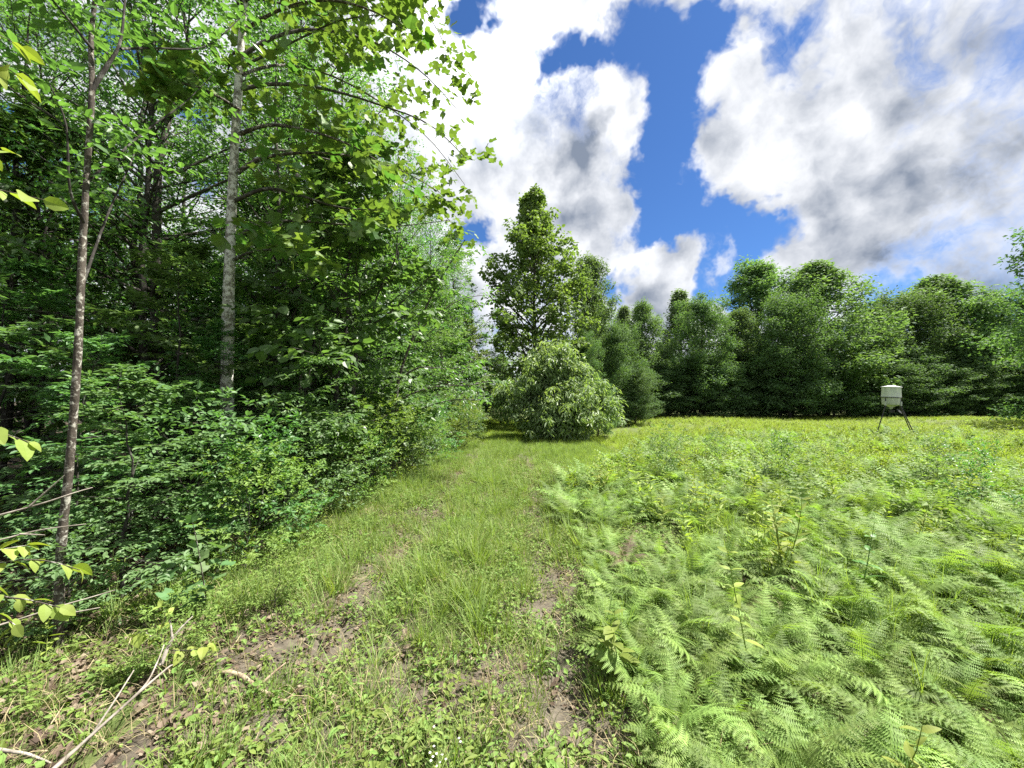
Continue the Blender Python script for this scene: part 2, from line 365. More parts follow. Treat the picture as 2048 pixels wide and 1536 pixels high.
def leaf_frames(par, m, size, rng, ang=.9, droop=0.0, flat=.7, jit=.35, spread=.1, clump=None, tvar=.5):
    """leaves alternating along the twigs par (N,k,3)"""
    N, k, _ = par.shape
    s = np.linspace(.12, 1.0, m)[None, :] + rng.uniform(-.05, .05, (N, m)); s = np.clip(s, 0, 1)
    sign = np.where(np.arange(m) % 2 == 0, 1.0, -1.0)[None, :] * np.ones((N, 1))
    aa = np.full((N, m), ang); aa[:, -1] *= .2
    p, d = branch_off(par, s, aa, 0.0, sign, flat, rng)
    d = nrm(d + rng.normal(0, .22, d.shape) - UP * droop)
    n = nrm(UP + rng.normal(0, jit, d.shape))
    sz = size * rng.uniform(.6, 1.25, len(p))
    base = rng.uniform(0, 1, N) if clump is None else clump
    ti = np.clip(np.repeat(base, m) * (1 - tvar) + rng.uniform(0, 1, len(p)) * tvar, 0, 1)
    return dict(pos=p + rng.normal(0, spread * size, p.shape), d=d, n=n, size=sz, tint=ti)

def canopy(limbs, limb_r, rng, n_sub=8, n_twig=6, n_leaf=8, size=.12, sub_len=.45, twig_len=.4, ang=.8, lift=.12, flat=.6, droop=0.0,
           leaf_droop=0.15, s0=.15, sides=4, sub_k=5, jit=.4, subdroop=-.25, tipfill=True):
    """limbs (N,k,3) -> wood V,Q list and leaf frames"""
    N, k, _ = limbs.shape
    L = np.linalg.norm(np.diff(limbs, axis=1), axis=2).sum(1)
    out = []
    s = np.linspace(s0, .97, n_sub)[None, :] + rng.uniform(-.05, .05, (N, n_sub)); s = np.clip(s, 0, 1)
    sign = np.where(np.arange(n_sub) % 2 == 0, 1., -1.)[None, :] * np.where(rng.rand(N, 1) < .5, 1, -1)
    p, d = branch_off(limbs, s, np.full((N, n_sub), ang), lift, sign, flat, rng)
    sl = (L[:, None] * sub_len * (1.08 - .75 * s) * rng.uniform(.6, 1.2, (N, n_sub))).ravel() + .05 * L.mean()
    subs = grow(p, d, sl, sub_k, subdroop, .13, rng)
    rr = (np.repeat(limb_r, n_sub) * .38 * (1.1 - .7 * s.ravel()))
    sr = rr[:, None] * np.linspace(1, .3, sub_k)[None, :]
    out.append((subs, sr, 3))
    M = len(subs)
    s2 = np.linspace(.15, 1.0, n_twig)[None, :] + rng.uniform(-.05, .05, (M, n_twig)); s2 = np.clip(s2, 0, 1)
    sg = np.where(np.arange(n_twig) % 2 == 0, 1., -1.)[None, :] * np.ones((M, 1))
    p2, d2 = branch_off(subs, s2, np.full((M, n_twig), ang * 1.0), lift * .6, sg, flat, rng)
    tl = (sl[:, None] * twig_len * (1.1 - .55 * s2) * rng.uniform(.6, 1.2, (M, n_twig))).ravel() + size * .9
    tw = grow(p2, d2, tl, 3, subdroop * .8, .14, rng)
    tr = np.repeat(rr, n_twig)[:, None] * np.array([[.42, .3, .15]])
    out.append((tw, np.maximum(tr, .0015), 3))
    cl = np.clip(np.repeat(np.repeat(rng.uniform(0, 1, N), n_sub) * .35 + rng.uniform(0, 1, M) * .65, n_twig) * .8 + rng.uniform(0, .2, M * n_twig), 0, 1)
    fr = leaf_frames(tw, n_leaf, size, rng, droop=leaf_droop, flat=flat, jit=jit, clump=cl)
    return out, fr

def puff_frames(C, r, n, size, rng, droop=.35, squash=.6, tvar=.45, tint=None, hollow=.45):
    M = len(C); u = nrm(rng.normal(0, 1, (M, n, 3))); q = (hollow + (1 - hollow) * rng.rand(M, n, 1)) 
    rr = (r * rng.uniform(.65, 1.3, M))[:, None, None]
    pos = C[:, None, :] + u * q * rr * np.array([1, 1, squash])
    out = u + UP * .55 + rng.normal(0, .45, u.shape)
    d = nrm(rng.normal(0, 1, u.shape) * np.array([1, 1, .35]) + u * .5 - UP * droop)
    tb = rng.uniform(0, 1, M) if tint is None else tint
    ti = np.clip(tb[:, None] * (1 - tvar) + rng.rand(M, n) * tvar, 0, 1)
    return dict(pos=pos.reshape(-1, 3), d=d.reshape(-1, 3), n=nrm(out).reshape(-1, 3), size=size * rng.uniform(.6, 1.3, M * n), tint=ti.ravel())
def tree_meshes(name, seed, H, r0, base_t, rad, prof, n_limbs, elev=(.2, 1.0), leaf_mat_=None, shape=LEAF2, bark=None, lean=(0, 0), wob=.02,
                limb_droop=.1, puff=None, **kw):
    """one kind of tree: trunk mesh (with limbs) and crown mesh"""
    rng = np.random.RandomState(seed)
    K = 14; zz = np.linspace(0, H, K); w = rng.normal(0, wob * H, (K, 2)).cumsum(0) * .5; w[0] = 0
    tr = np.stack([w[:, 0] + lean[0] * zz, w[:, 1] + lean[1] * zz, zz - .15 * (zz == 0)], 1)
    rad_t = r0 * (1 - .93 * (zz / H)) ** .9; rad_t[0] *= 1.35
    t = base_t + (1 - base_t) * (np.arange(n_limbs) + rng.rand(n_limbs) * .8) / n_limbs * .985
    tt = t * (K - 1); i = np.clip(tt.astype(int), 0, K - 2); f = (tt - i)[:, None]
    st = tr[i] + (tr[i + 1] - tr[i]) * f
    az = np.arange(n_limbs) * 2.39996 + rng.normal(0, .35, n_limbs)
    q = (t - base_t) / (1 - base_t)
    el = elev[0] + (elev[1] - elev[0]) * q + rng.normal(0, .12, n_limbs)
    ln = rad * np.array([prof(a) for a in q]) * rng.uniform(.72, 1.15, n_limbs) / np.cos(np.clip(el, 0, .9)) + .12
    d = np.stack([np.cos(az) * np.cos(el), np.sin(az) * np.cos(el), np.sin(el)], 1)
    limbs = grow(st, d, ln, 7, limb_droop, .09, rng)
    lr0 = np.minimum(r0 * .42, np.interp(st[:, 2], zz, rad_t) * .55)
    lr = lr0[:, None] * np.linspace(1, .22, 7)[None, :]
    keep_ = kw.pop('keep_', .25); parts, fr = canopy(limbs, lr0, rng, **kw)
    if puff:
        pr, pn, ps, pd, pq = puff
        sb = parts[0][0]; cs = np.concatenate([sb[:, -1], (sb[:, 2] + limbs[:, :1].repeat(len(sb) // len(limbs), 0)[:, 0] * 0)[::2], limbs[:, -1], limbs[:, -3], tr[-1:]])
        pf = puff_frames(cs, pr, pn, ps, rng, pd, pq)
        fr = cat_frames([pf, sub_frames(fr, rng.rand(len(fr['pos'])) < keep_)])
    mb = MB()
    V, Q = tubes(tr[None], rad_t[None], 9); mb.add(V, Q=Q)
    V, Q = tubes(limbs, lr, 5); mb.add(V, Q=Q)
    for Pt, Rd, sd_ in parts[:1]:
        V, Q = tubes(Pt, Rd, sd_); mb.add(V, Q=Q)
    trunk = mb.mesh(name + '_trunk', bark or M_bark, True)
    V, F, ti = leaves_VF(fr, shape)
    crown = new_mesh(name + '_crown', V, F, leaf_mat_, ti)
    return trunk, crown
def put_tree(kind, meshes, x, y, s, rz, label, cat='tree', group=None, sx=1.0):
    o = empty(kind, (x, y, float(hgt(x, y)) - .03), rz); o.scale = (s * sx, s * sx, s)
    tag(o, label, cat, group)
    obj('trunk', meshes[0], o); obj('crown', meshes[1], o)
    return o

# ------------------------------------------------------------------ ground
def build_ground():
    def axis(neg, pos):
        a = np.concatenate([np.arange(0, 8, .12), np.arange(8, 30, .6), np.array([30, 33, 37, 42, 50, 62, 80, 110, 160, 240, 380, 600])])
        b = -a[1:][::-1]
        return np.concatenate([b, a])
    xs = axis(0, 0); ys = axis(0, 0) + 6
    X, Y = np.meshgrid(xs, ys, indexing='ij'); Z = hgt(X, Y)
    V = np.stack([X, Y, Z], -1).reshape(-1, 3); ny = len(ys)
    i, j = np.meshgrid(np.arange(len(xs) - 1), np.arange(ny - 1), indexing='ij')
    Q = np.stack([i * ny + j, (i + 1) * ny + j, (i + 1) * ny + j + 1, i * ny + j + 1], -1).reshape(-1, 4)
    wood = np.clip((edge_x(Y) + .5 - X) / .8, 0, 1).ravel()
    m, nt = nodes('ground_soil'); N = nt.nodes.new; L = nt.links.new
    out = N('ShaderNodeOutputMaterial'); g = N('ShaderNodeNewGeometry'); at = N('ShaderNodeAttribute'); at.attribute_name = 'wood'
    n1 = N('ShaderNodeTexNoise'); L(g.outputs['Position'], n1.inputs['Vector']); n1.inputs['Scale'].default_value = 9; n1.inputs['Detail'].default_value = 8; n1.inputs['Roughness'].default_value = .7
    n2 = N('ShaderNodeTexNoise'); L(g.outputs['Position'], n2.inputs['Vector']); n2.inputs['Scale'].default_value = 1.1; n2.inputs['Detail'].default_value = 5
    c1 = N('ShaderNodeValToRGB'); e = c1.color_ramp.elements; e[0].position = .3; e[0].color = (.05, .065, .022, 1); e[1].position = .7; e[1].color = (.12, .15, .05, 1)
    c2 = N('ShaderNodeValToRGB'); e = c2.color_ramp.elements; e[0].position = .3; e[0].color = (.02, .016, .011, 1); e[1].position = .72; e[1].color = (.07, .055, .038, 1)
    L(n1.outputs[0], c1.inputs[0]); L(n1.outputs[0], c2.inputs[0])
    mx = N('ShaderNodeMix'); mx.data_type = 'RGBA'; L(at.outputs['Fac'], mx.inputs[0]); L(c1.outputs[0], mx.inputs[6]); L(c2.outputs[0], mx.inputs[7])
    pb = N('ShaderNodeBsdfPrincipled'); L(mx.outputs[2], pb.inputs['Base Color']); pb.inputs['Roughness'].default_value = .95; pb.inputs['Specular IOR Level'].default_value = .15
    bp = N('ShaderNodeBump'); bp.inputs['Strength'].default_value = .8; bp.inputs['Distance'].default_value = .03; L(n1.outputs[0], bp.inputs['Height']); L(bp.outputs[0], pb.inputs['Normal'])
    L(pb.outputs[0], out.inputs[0])
    tag(obj('ground', new_mesh('ground', V, Q, m, None, True, {'wood': wood})), 'soil of the clearing and of the wood floor under the plants', kind='structure')
    # track sheet
    ys = np.concatenate([np.arange(-1.5, 8, .08), np.arange(8, 26, .25)]); us = np.linspace(-1.45, 1.25, 46)
    Yt, U = np.meshgrid(ys, us, indexing='ij'); wv = .18 * (vnoise(Yt, Yt * 0, .9, 11) - .5) * (np.abs(U) > 1.1)
    X = track_x(Yt) + U + wv; Z = hgt(X, Yt) + .004 + .002
    edge = (np.abs(U + .1) > 1.32); Z = Z - .03 * edge
    V = np.stack([X, Yt, Z], -1).reshape(-1, 3); nu = len(us)
    i, j = np.meshgrid(np.arange(len(ys) - 1), np.arange(nu - 1), indexing='ij')
    Q = np.stack([i * nu + j, i * nu + j + 1, (i + 1) * nu + j + 1, (i + 1) * nu + j], -1).reshape(-1, 4)
    rut = (np.exp(-((U - .78) / .28) ** 2) + np.exp(-((U + .74) / .28) ** 2)).ravel()
    m, nt = nodes('track_dirt'); N = nt.nodes.new; L = nt.links.new
    out = N('ShaderNodeOutputMaterial'); g = N('ShaderNodeNewGeometry'); at = N('ShaderNodeAttribute'); at.attribute_name = 'rut'
    n1 = N('ShaderNodeTexNoise'); L(g.outputs['Position'], n1.inputs['Vector']); n1.inputs['Scale'].default_value = 16; n1.inputs['Detail'].default_value = 9; n1.inputs['Roughness'].default_value = .72
    c1 = N('ShaderNodeValToRGB'); e = c1.color_ramp.elements; e[0].position = .32; e[0].color = (.04, .034, .025, 1); e[1].position = .68; e[1].color = (.125, .105, .08, 1)
    c2 = N('ShaderNodeValToRGB'); e = c2.color_ramp.elements; e[0].position = .32; e[0].color = (.045, .038, .028, 1); e[1].position = .68; e[1].color = (.135, .118, .09, 1)
    L(n1.outputs[0], c1.inputs[0]); L(n1.outputs[0], c2.inputs[0])
    mx = N('ShaderNodeMix'); mx.data_type = 'RGBA'; L(at.outputs['Fac'], mx.inputs[0]); L(c1.outputs[0], mx.inputs[6]); L(c2.outputs[0], mx.inputs[7])
    pb = N('ShaderNodeBsdfPrincipled'); L(mx.outputs[2], pb.inputs['Base Color']); pb.inputs['Roughness'].default_value = .9; pb.inputs['Specular IOR Level'].default_value = .25
    bp = N('ShaderNodeBump'); bp.inputs['Strength'].default_value = .9; bp.inputs['Distance'].default_value = .02; L(n1.outputs[0], bp.inputs['Height']); L(bp.outputs[0], pb.inputs['Normal'])
    L(pb.outputs[0], out.inputs[0])
    tag(obj('dirt_track', new_mesh('dirt_track', V, Q, m, None, True, {'rut': rut})), 'two-rut dirt track along the edge of the woods', kind='structure')
build_ground()

# ------------------------------------------------------------------ kinds of trees
p_round = lambda q: math.sqrt(max(.05, 1 - ((q - .42) / .62) ** 2))
p_cone = lambda q: max(.07, (1 - q) ** .72) * min(1, .62 + 1.6 * q)
p_dome = lambda q: math.sqrt(max(.05, 1 - max(0, q - .05) ** 2.2)) * (.85 + .15 * min(1, q * 4))
p_point = lambda q: max(.05, (1 - q) ** .95) * min(1, .7 + 1.2 * q)
p_oval = lambda q: math.sqrt(max(.04, 1 - ((q - .38) / .63) ** 2)) * (1 - .25 * q)
p_bell = lambda q: max(.08, 1 - q ** 1.7)
TALL = [tree_meshes('woods_tall_%d' % i, 100 + i, 13.0, .13, .16, 2.7, p_oval, 38, (.15, .95), M_forest, LEAF2, M_bark if i % 2 else M_barkdark, wob=.012, puff=(.36, 9, .125, .35, .6), keep_=.5,
                    n_sub=7, n_twig=5, n_leaf=7, size=.12, flat=.7, leaf_droop=.2) for i in range(4)]
UNDER = [tree_meshes('woods_under_%d' % i, 200 + i, 6.5, .05, .10, 2.1, p_bell, 30, (.05, .95), (M_dark, M_forest, M_forest)[i], (LEAF4, LEAF2, WIDE4)[i], M_barkdark, wob=.02,
                     n_sub=7, n_twig=(6, 6, 5)[i], n_leaf=(8, 8, 6)[i], size=(.10, .095, .14)[i], flat=(.93, .7, .6)[i], leaf_droop=(.05, .2, .45)[i], lift=.06, jit=.35) for i in range(3)]
FAR = [tree_meshes('far_%d' % i, 300 + i, 14.0, .2, (.05, .10, .06, .05, .04, .12)[i], (4.6, 3.4, 4.0, 5.2, 4.2, 3.2)[i], (p_dome, p_oval, p_bell, p_dome, p_round, p_point)[i], (50, 46, 50, 54, 50, 46)[i],
                   ((.15, 1.25), (.5, 1.35), (.3, 1.2), (.1, 1.2), (.25, 1.3), (.5, 1.3))[i], (M_far, M_far2)[i in (1, 2, 5)], LEAF2, M_barkdark, wob=.012, limb_droop=.25,
                   puff=((.75, 46, .27, .35, .85), (.55, 40, .24, .35, .9), (.70, 44, .26, .4, .75), (.85, 50, .28, .35, .75), (.75, 46, .27, .35, .85), (.55, 36, .24, .3, .9))[i], keep_=.2,
                   n_sub=7, n_twig=4, n_leaf=6, size=.22, flat=.35, leaf_droop=.25, lift=.22, s0=.25) for i in range(6)]

def thing_tree(kind, meshes, px, top_y, D, label, sx=1.0, rz=None, group=None, H0=14.0, cat='tree'):
    b = P(px, top_y, D); rng = random.Random(int(px * 7 + D))
    s = (b[2]) / H0
    return put_tree(kind, meshes, b[0], D, s, rng.uniform(0, 6.28) if rz is None else rz, label, cat, group, sx)

# ---- treeline beyond the field: front row, each tree named by its place
front = [
    (1195, 625, 30, 1, .9, 'slim tree just right of the tall pointed tree behind the pale bush'),
    (1240, 618, 36, 5, .9, 'pale feathery tree top beyond the right side of the pale bush'),
    (1290, 632, 33, 1, .9, 'narrow tree at the left end of the field-edge row, beside the pointed tree group'),
    (1362, 584, 39, 5, 1.0, 'thin-topped tree with open airy crown rising between two darker trees'),
    (1405, 640, 32, 0, .85, 'dense dark dome-shaped tree standing forward at the field edge, left of centre of the row'),
    (1478, 645, 35, 1, 1.0, 'low dark tree filling the gap beside the dome-shaped tree'),
    (1525, 553, 40, 1, 1.15, 'tall loose-crowned tree just left of the tallest broad tree of the row'),
    (1640, 538, 36, 2, 1.15, 'tallest broad tree in the field-edge row with a leaning ragged top'),
    (1575, 640, 32, 3, .9, 'low pale-lit tree in front of the tallest broad tree'),
    (1735, 650, 38, 4, .95, 'rounded tree right of the tallest broad tree, behind the white feeder'),
    (1805, 636, 39, 3, 1.0, 'tree with flat layered boughs above and behind the white feeder'),
    (1885, 563, 41, 2, 1.3, 'pointed broad tree right of the feeder, second tallest of the row'),
    (1950, 640, 38, 4, 1.0, 'dark layered tree in the far right corner of the field'),
    (2035, 632, 38, 0, 1.0, 'dark tree closing the right end of the field-edge row'),
]
for px, ty, D, k, sx, lab in front:
    thing_tree('broadleaf_tree', FAR[k], px, ty, D, lab, sx * 1.2, group='trees along the far edge of the field')
rngR = random.Random(5)
back = [(x, rngR.uniform(680, 720), rngR.uniform(44, 50)) for x in range(1150, 2300, 62)] + [(x, rngR.uniform(690, 720), rngR.uniform(54, 62)) for x in range(1000, 2400, 80)]
for px, ty, D in back:
    thing_tree('broadleaf_tree', FAR[rngR.randrange(6)], px, ty, D, 'tree in the shaded depth behind the front row beyond the field', rngR.uniform(.8, 1.1), group='trees behind the far edge row')
# low growth at the foot of the row
for i, px in enumerate(range(1230, 2260, 27)):
    D = 31 + (i % 2) * 2.5 + rngR.uniform(-1, 1) + (px - 1230) / 1000 * 6
    thing_tree('edge_bush', FAR[(0, 3, 0, 1)[i % 4]], px, 745 + rngR.uniform(-30, 25), D, 'dark leafy bush under the trees at the far edge of the field', 2.1, group='bushes at the foot of the far trees', cat='bush')

# ---- near tree at the right border
b = P(2225, 440, 21)
put_tree('broadleaf_tree', FAR[3], b[0], 21, b[2] / 14.0, 1.0, 'bright green tree reaching in at the right border, nearest tree right of the feeder')['group'] = 'trees along the far edge of the field'

# ---- pointed tree and its neighbours in the middle
CONE = tree_meshes('pointed', 401, 13.4, .17, .08, 4.5, p_point, 72, (.30, 1.0), M_cone, WIDE4, M_bark, wob=.003, puff=(.36, 24, .18, .35, .8), keep_=.45, n_sub=7, n_twig=4, n_leaf=5, size=.19, flat=.35, leaf_droop=.35, jit=.55, limb_droop=.25)
thing_tree('pointed_tree', CONE, 1070, 388, 22, 'tall pointed tree with straight trunk standing behind the pale leafy bush', .95, .6, H0=13.4)
thing_tree('broadleaf_tree', FAR[1], 1178, 545, 25, 'loose feathery tree leaning right beside the tall pointed tree', .85)
thing_tree('broadleaf_tree', FAR[3], 1235, 690, 24, 'rounded green tree behind the right side of the pale bush', .9)
thing_tree('broadleaf_tree', FAR[0], 1165, 700, 22, 'dark green tree wedged between the pointed tree and the pale bush', .8)
PALE = tree_meshes('pale', 421, 8.0, .07, .08, 2.2, p_bell, 34, (.2, .9), M_pale, LEAF2, M_barkB, wob=.02, n_sub=7, n_twig=6, n_leaf=8, size=.13, flat=.75, leaf_droop=.25)
for px, ty, D, sx, lab in [(940, 640, 17, .8, 'pale green young tree leaning over the track end from the woods'),
                           (885, 560, 14, .8, 'light green slender tree at the woods edge left of the track end'),
                           (965, 700, 24, 1.1, 'pale green low tree behind the end of the track'),
                           (905, 470, 19, .8, 'tall feathery light green tree at the far corner of the woods'),
                           (1010, 660, 28, 1.2, 'yellow green tree seen in the gap over the track end'),
                           (840, 650, 11.5, .7, 'pale young tree with drooping twigs at the woods edge halfway down the track')]:
    thing_tree('young_tree', PALE, px, ty, D, lab, sx, H0=8.0, group='pale young trees at the woods edge')
def bush_meshes():
    rng = np.random.RandomState(77)
    mounds = np.array([(0, 0, 2.7, .95), (.9, .1, 2.3, .9), (1.6, -.1, 1.75, .8), (2.2, 0, 1.45, .55), (-.8, -.2, 2.0, .85), (-1.5, -.1, 1.7, .6), (.2, 0, 3.35, .6), (-.2, .2, 3.0, .7),
                       (.2, -.9, 1.6, .8), (1.1, -.8, 1.5, .7), (-.3, -1.0, 1.05, .55), (.6, .9, 2.0, .9), (-.6, .9, 1.8, .8), (1.5, .8, 1.4, .7), (-.2, -.4, .7, .6), (.7, -.4, .8, .6), (-1.9, .1, 1.9, .4), (0.6, 0, 3.1, .5), (1.2, .2, 2.9, .4)])
    stems = []; lims = []; pf = []
    for x, y, z, r in mounds:
        c = np.array([x, y, z]); b0 = np.array([x * .07, y * .07, -.1])
        stems.append(smooth_path([b0, b0 * .6 + c * .3 + [0, 0, .15 * z], c * .7 + [0, 0, .12 * z], c], 9) + rng.normal(0, .02, (9, 3)))
        k = int(60 * r ** 2) + 12; u = nrm(rng.normal(0, 1, (k, 3)) + [0, 0, .25])
        lims.append(grow(np.tile(c - [0, 0, r * .3], (k, 1)), u + UP * .3, r * rng.uniform(.5, 1.55, k), 6, -.45, .10, rng))
        lt = rng.rand(k) * .7 + .3 * rng.rand()
        tip = lims[-1][:, -1]
        pf.append(puff_frames(tip, .24, 22, .21, rng, droop=1.0, squash=.9, tint=lt)); pf.append(puff_frames(lims[-1][:, 3], .18, 9, .19, rng, droop=1.0, squash=.9, tint=lt))
    stems = np.array(stems); lims = np.concatenate(lims); mb = MB()
    V, Q = tubes(stems, np.full((len(stems), 1), .030) * np.linspace(1, .35, 9)[None], 6); mb.add(V, Q=Q)
    V, Q = tubes(lims, np.full((len(lims), 1), .010) * np.linspace(1, .3, 6)[None], 4); mb.add(V, Q=Q)
    V, F, ti = leaves_VF(cat_frames(pf), LONG4)
    return mb.mesh('bush_stems', M_barkdark, True), new_mesh('bush_crown', V, F, M_bush, ti)
BUSH = bush_meshes()
put_tree('flowering_bush', BUSH, P(1098, 800, 15.6)[0], 15.6, 1.0, 0, 'big pale bush with long drooping leaves standing in front of the tall pointed tree', 'bush')
put_tree('drooping_bush', BUSH, -3.4, 15.0, .8, 2.3, 'smaller pale bush with drooping leaves at the woods edge, left side of the track end', 'bush')
for px, ty, D, sx, lab in [(1195, 775, 17.5, 1.5, 'low dark bush tucked against the right foot of the pale bush'), (1000, 790, 25, 1.8, 'dark low bush across the end of the track'), (1060, 770, 19, 1.3, 'dark bush behind the foot of the pale bush'), (1270, 760, 24, 1.4, 'green bush at the left corner of the field')]:
    thing_tree('low_bush', FAR[0], px, ty, D, lab, sx, cat='bush')

# ------------------------------------------------------------------ the woods on the left
rngF = random.Random(21)
placed = []
def far_enough(x, y, dmin):
    return all((x - a) ** 2 + (y - b_) ** 2 > dmin ** 2 for a, b_ in placed)
DEEP = 'slender tree in the depth of the woods left of the track'
n = 0
for y0, y1, cnt, dmin, off in [(6, 12, 9, 1.6, 2.2), (12, 24, 20, 2.2, 2.2), (24, 44, 26, 3.0, 2.5), (-2, 5.5, 3, 1.6, 4.2)]:
    k = 0; tries = 0
    while k < cnt and tries < 4000:
        tries += 1
        y = rngF.uniform(y0, y1); x = float(edge_x(y)) - off - abs(rngF.gauss(0, 1)) ** 1.2 * (y * .55 + 1.0)
        if x < -1.5 * y - 5 or not far_enough(x, y, dmin): continue
        placed.append((x, y)); k += 1
        s = rngF.uniform(.72, 1.08)
        put_tree('woodland_tree', TALL[rngF.randrange(4)], x, y, s, rngF.uniform(0, 6.28), DEEP, 'tree', 'slender trees in the depth of the woods', rngF.uniform(.85, 1.1))
# understorey
k = 0; tries = 0
while k < 62 and tries < 6000:
    tries += 1
    y = rngF.uniform(4.6, 30); x = float(edge_x(y)) - .35 - abs(rngF.gauss(0, 1)) * (1.2 + .3 * y)
    if x < -1.45 * y - 3 or not far_enough(x, y, .5): continue
    placed.append((x, y)); k += 1
    put_tree('understorey_tree', UNDER[rngF.randrange(3)], x, y, rngF.uniform(.4, 1.1), rngF.uniform(0, 6.28), 'dark layered young tree growing in the shade of the woods', 'tree', 'shaded young trees in the woods', rngF.uniform(.9, 1.2))
# trees that make the visible edge of the woods
for px, ty, D, sx, mset, h0, lab in [
    (640, 150, 8.5, .85, TALL[0], 13., 'crooked edge tree behind the arching boughs of the big tulip tree'),
    (730, 250, 9.5, .8, TALL[1], 13., 'edge tree with arching bare lower limbs right of the tulip tree'),
    (800, 330, 11.5, .8, TALL[2], 13., 'green edge tree behind the tips of the tulip tree boughs'),
    (860, 430, 14, .8, TALL[3], 13., 'edge tree seen just below the outermost tulip tree leaves'),
    (560, 60, 7.4, .8, TALL[3], 13., 'dense edge tree close behind the tulip tree trunk'),
    (330, -40, 6.6, .8, TALL[2], 13., 'tree between the spotted sapling and the tulip tree trunk'),
    (60, -60, 6.5, .8, TALL[0], 13., 'tall tree behind the spotted sapling at the left border'),
    (900, 520, 17, .8, TALL[1], 13., 'last tall tree of the woods edge before the track bends')]:
    thing_tree('edge_tree', mset, px, ty, D, lab, sx, H0=h0, group='trees along the edge of the woods')

# ---- near layered saplings on the left
SAP = [tree_meshes('spray_sapling_%d' % i, 500 + i, 3.0, .022, .12, 1.15, p_bell, 17, (.0, .6), M_dark, LEAF4, M_barkdark, wob=.02,
                   n_sub=7, n_twig=5, n_leaf=8, size=.075, flat=.96, leaf_droop=.05, lift=.02, jit=.22, subdroop=-.15) for i in range(3)]
for x, y, s, sx, lab in [
    (-3.75, 4.5, .62, 1.15, 'layered dark sapling with flat sprays just in front of the tulip tree trunk'),
    (-4.15, 3.7, .78, 1.0, 'dark layered sapling between the spotted sapling and the tulip tree'),
    (-5.4, 3.6, 1.0, 1.1, 'dark layered sapling behind the spotted sapling at the left border'),
    (-3.1, 3.1, .62, 1.1, 'low blue-green sapling holding flat leaf sprays out over the dark hollow'),
    (-4.6, 5.2, 1.25, 1.0, 'taller dark sapling behind the layered sprays'),
    (-6.8, 5.0, 1.2, 1.1, 'dark sapling at the far left border in the shade'),
    (-2.85, 5.5, .95, .85, 'green sapling just right of the tulip tree foot')]:
    put_tree('layered_sapling', SAP[int(x * 10) % 3], x, y, s, rngF.uniform(0, 6), lab, 'sapling', 'layered saplings at the near left', sx)
# ---- low shrubs lining the left side of the track
SHR = [tree_meshes('edge_shrub_%d' % i, 520 + i, 1.3, .012, .04, .62, p_round, 16, (.3, 1.1), (M_dark, M_forest, M_herb)[i], LEAF4, M_barkdark, wob=.03,
                   n_sub=5, n_twig=4, n_leaf=6, size=(.07, .075, .06)[i], flat=.6, leaf_droop=.1, jit=.4) for i in range(3)]
y = 3.6; i = 0
while y < 19:
    x = float(edge_x(y)) + rngF.uniform(-.25, .35) - .1 * (y > 10)
    s = rngF.uniform(.55, 1.0)
    put_tree('edge_shrub', SHR[(2, 1, 2, 0, 2)[i % 5]], x, y, s, rngF.uniform(0, 6), 'leafy shrub in the row lining the left side of the track', 'shrub', 'shrubs lining the left side of the track')
    if i % 2 == 0:
        put_tree('edge_shrub', SHR[i % 2], x - .7, y + .3, s * 1.45, rngF.uniform(0, 6), 'leafy shrub in the row lining the left side of the track', 'shrub', 'shrubs lining the left side of the track')
    y += rngF.uniform(.35, .6) * (1 + y * .03); i += 1
for x, y, s, k, lab in [(-2.0, 2.35, .28, 2, 'small yellow green shrub behind the bare dead sticks'), (-1.8, 2.95, .33, 2, 'small pale shrub right of the dark hollow'), (-3.0, 2.7, .5, 0, 'dark shrub beside the foot of the spotted sapling')]:
    put_tree('small_shrub', SHR[k], x, y, s, 1.0, lab, 'shrub')

# ------------------------------------------------------------------ hand-placed near trees
def wood_part(name, pts, r0, r1, parent, mat, n=14, sides=8, rough=.06, seed=0, flare=1.0):
    p = smooth_path(pts, n); rng = np.random.RandomState(seed); rad = np.linspace(r0, r1, n) * (1 + rng.normal(0, rough, n)); rad[0] *= flare
    V, Q = tubes(p[None], rad[None], sides); mb = MB(); mb.add(V, Q=Q)
    return obj(name, mb.mesh(name, mat, True), parent), p
def local(parent_loc, p): return np.asarray(p) - np.asarray(parent_loc)[None, :]

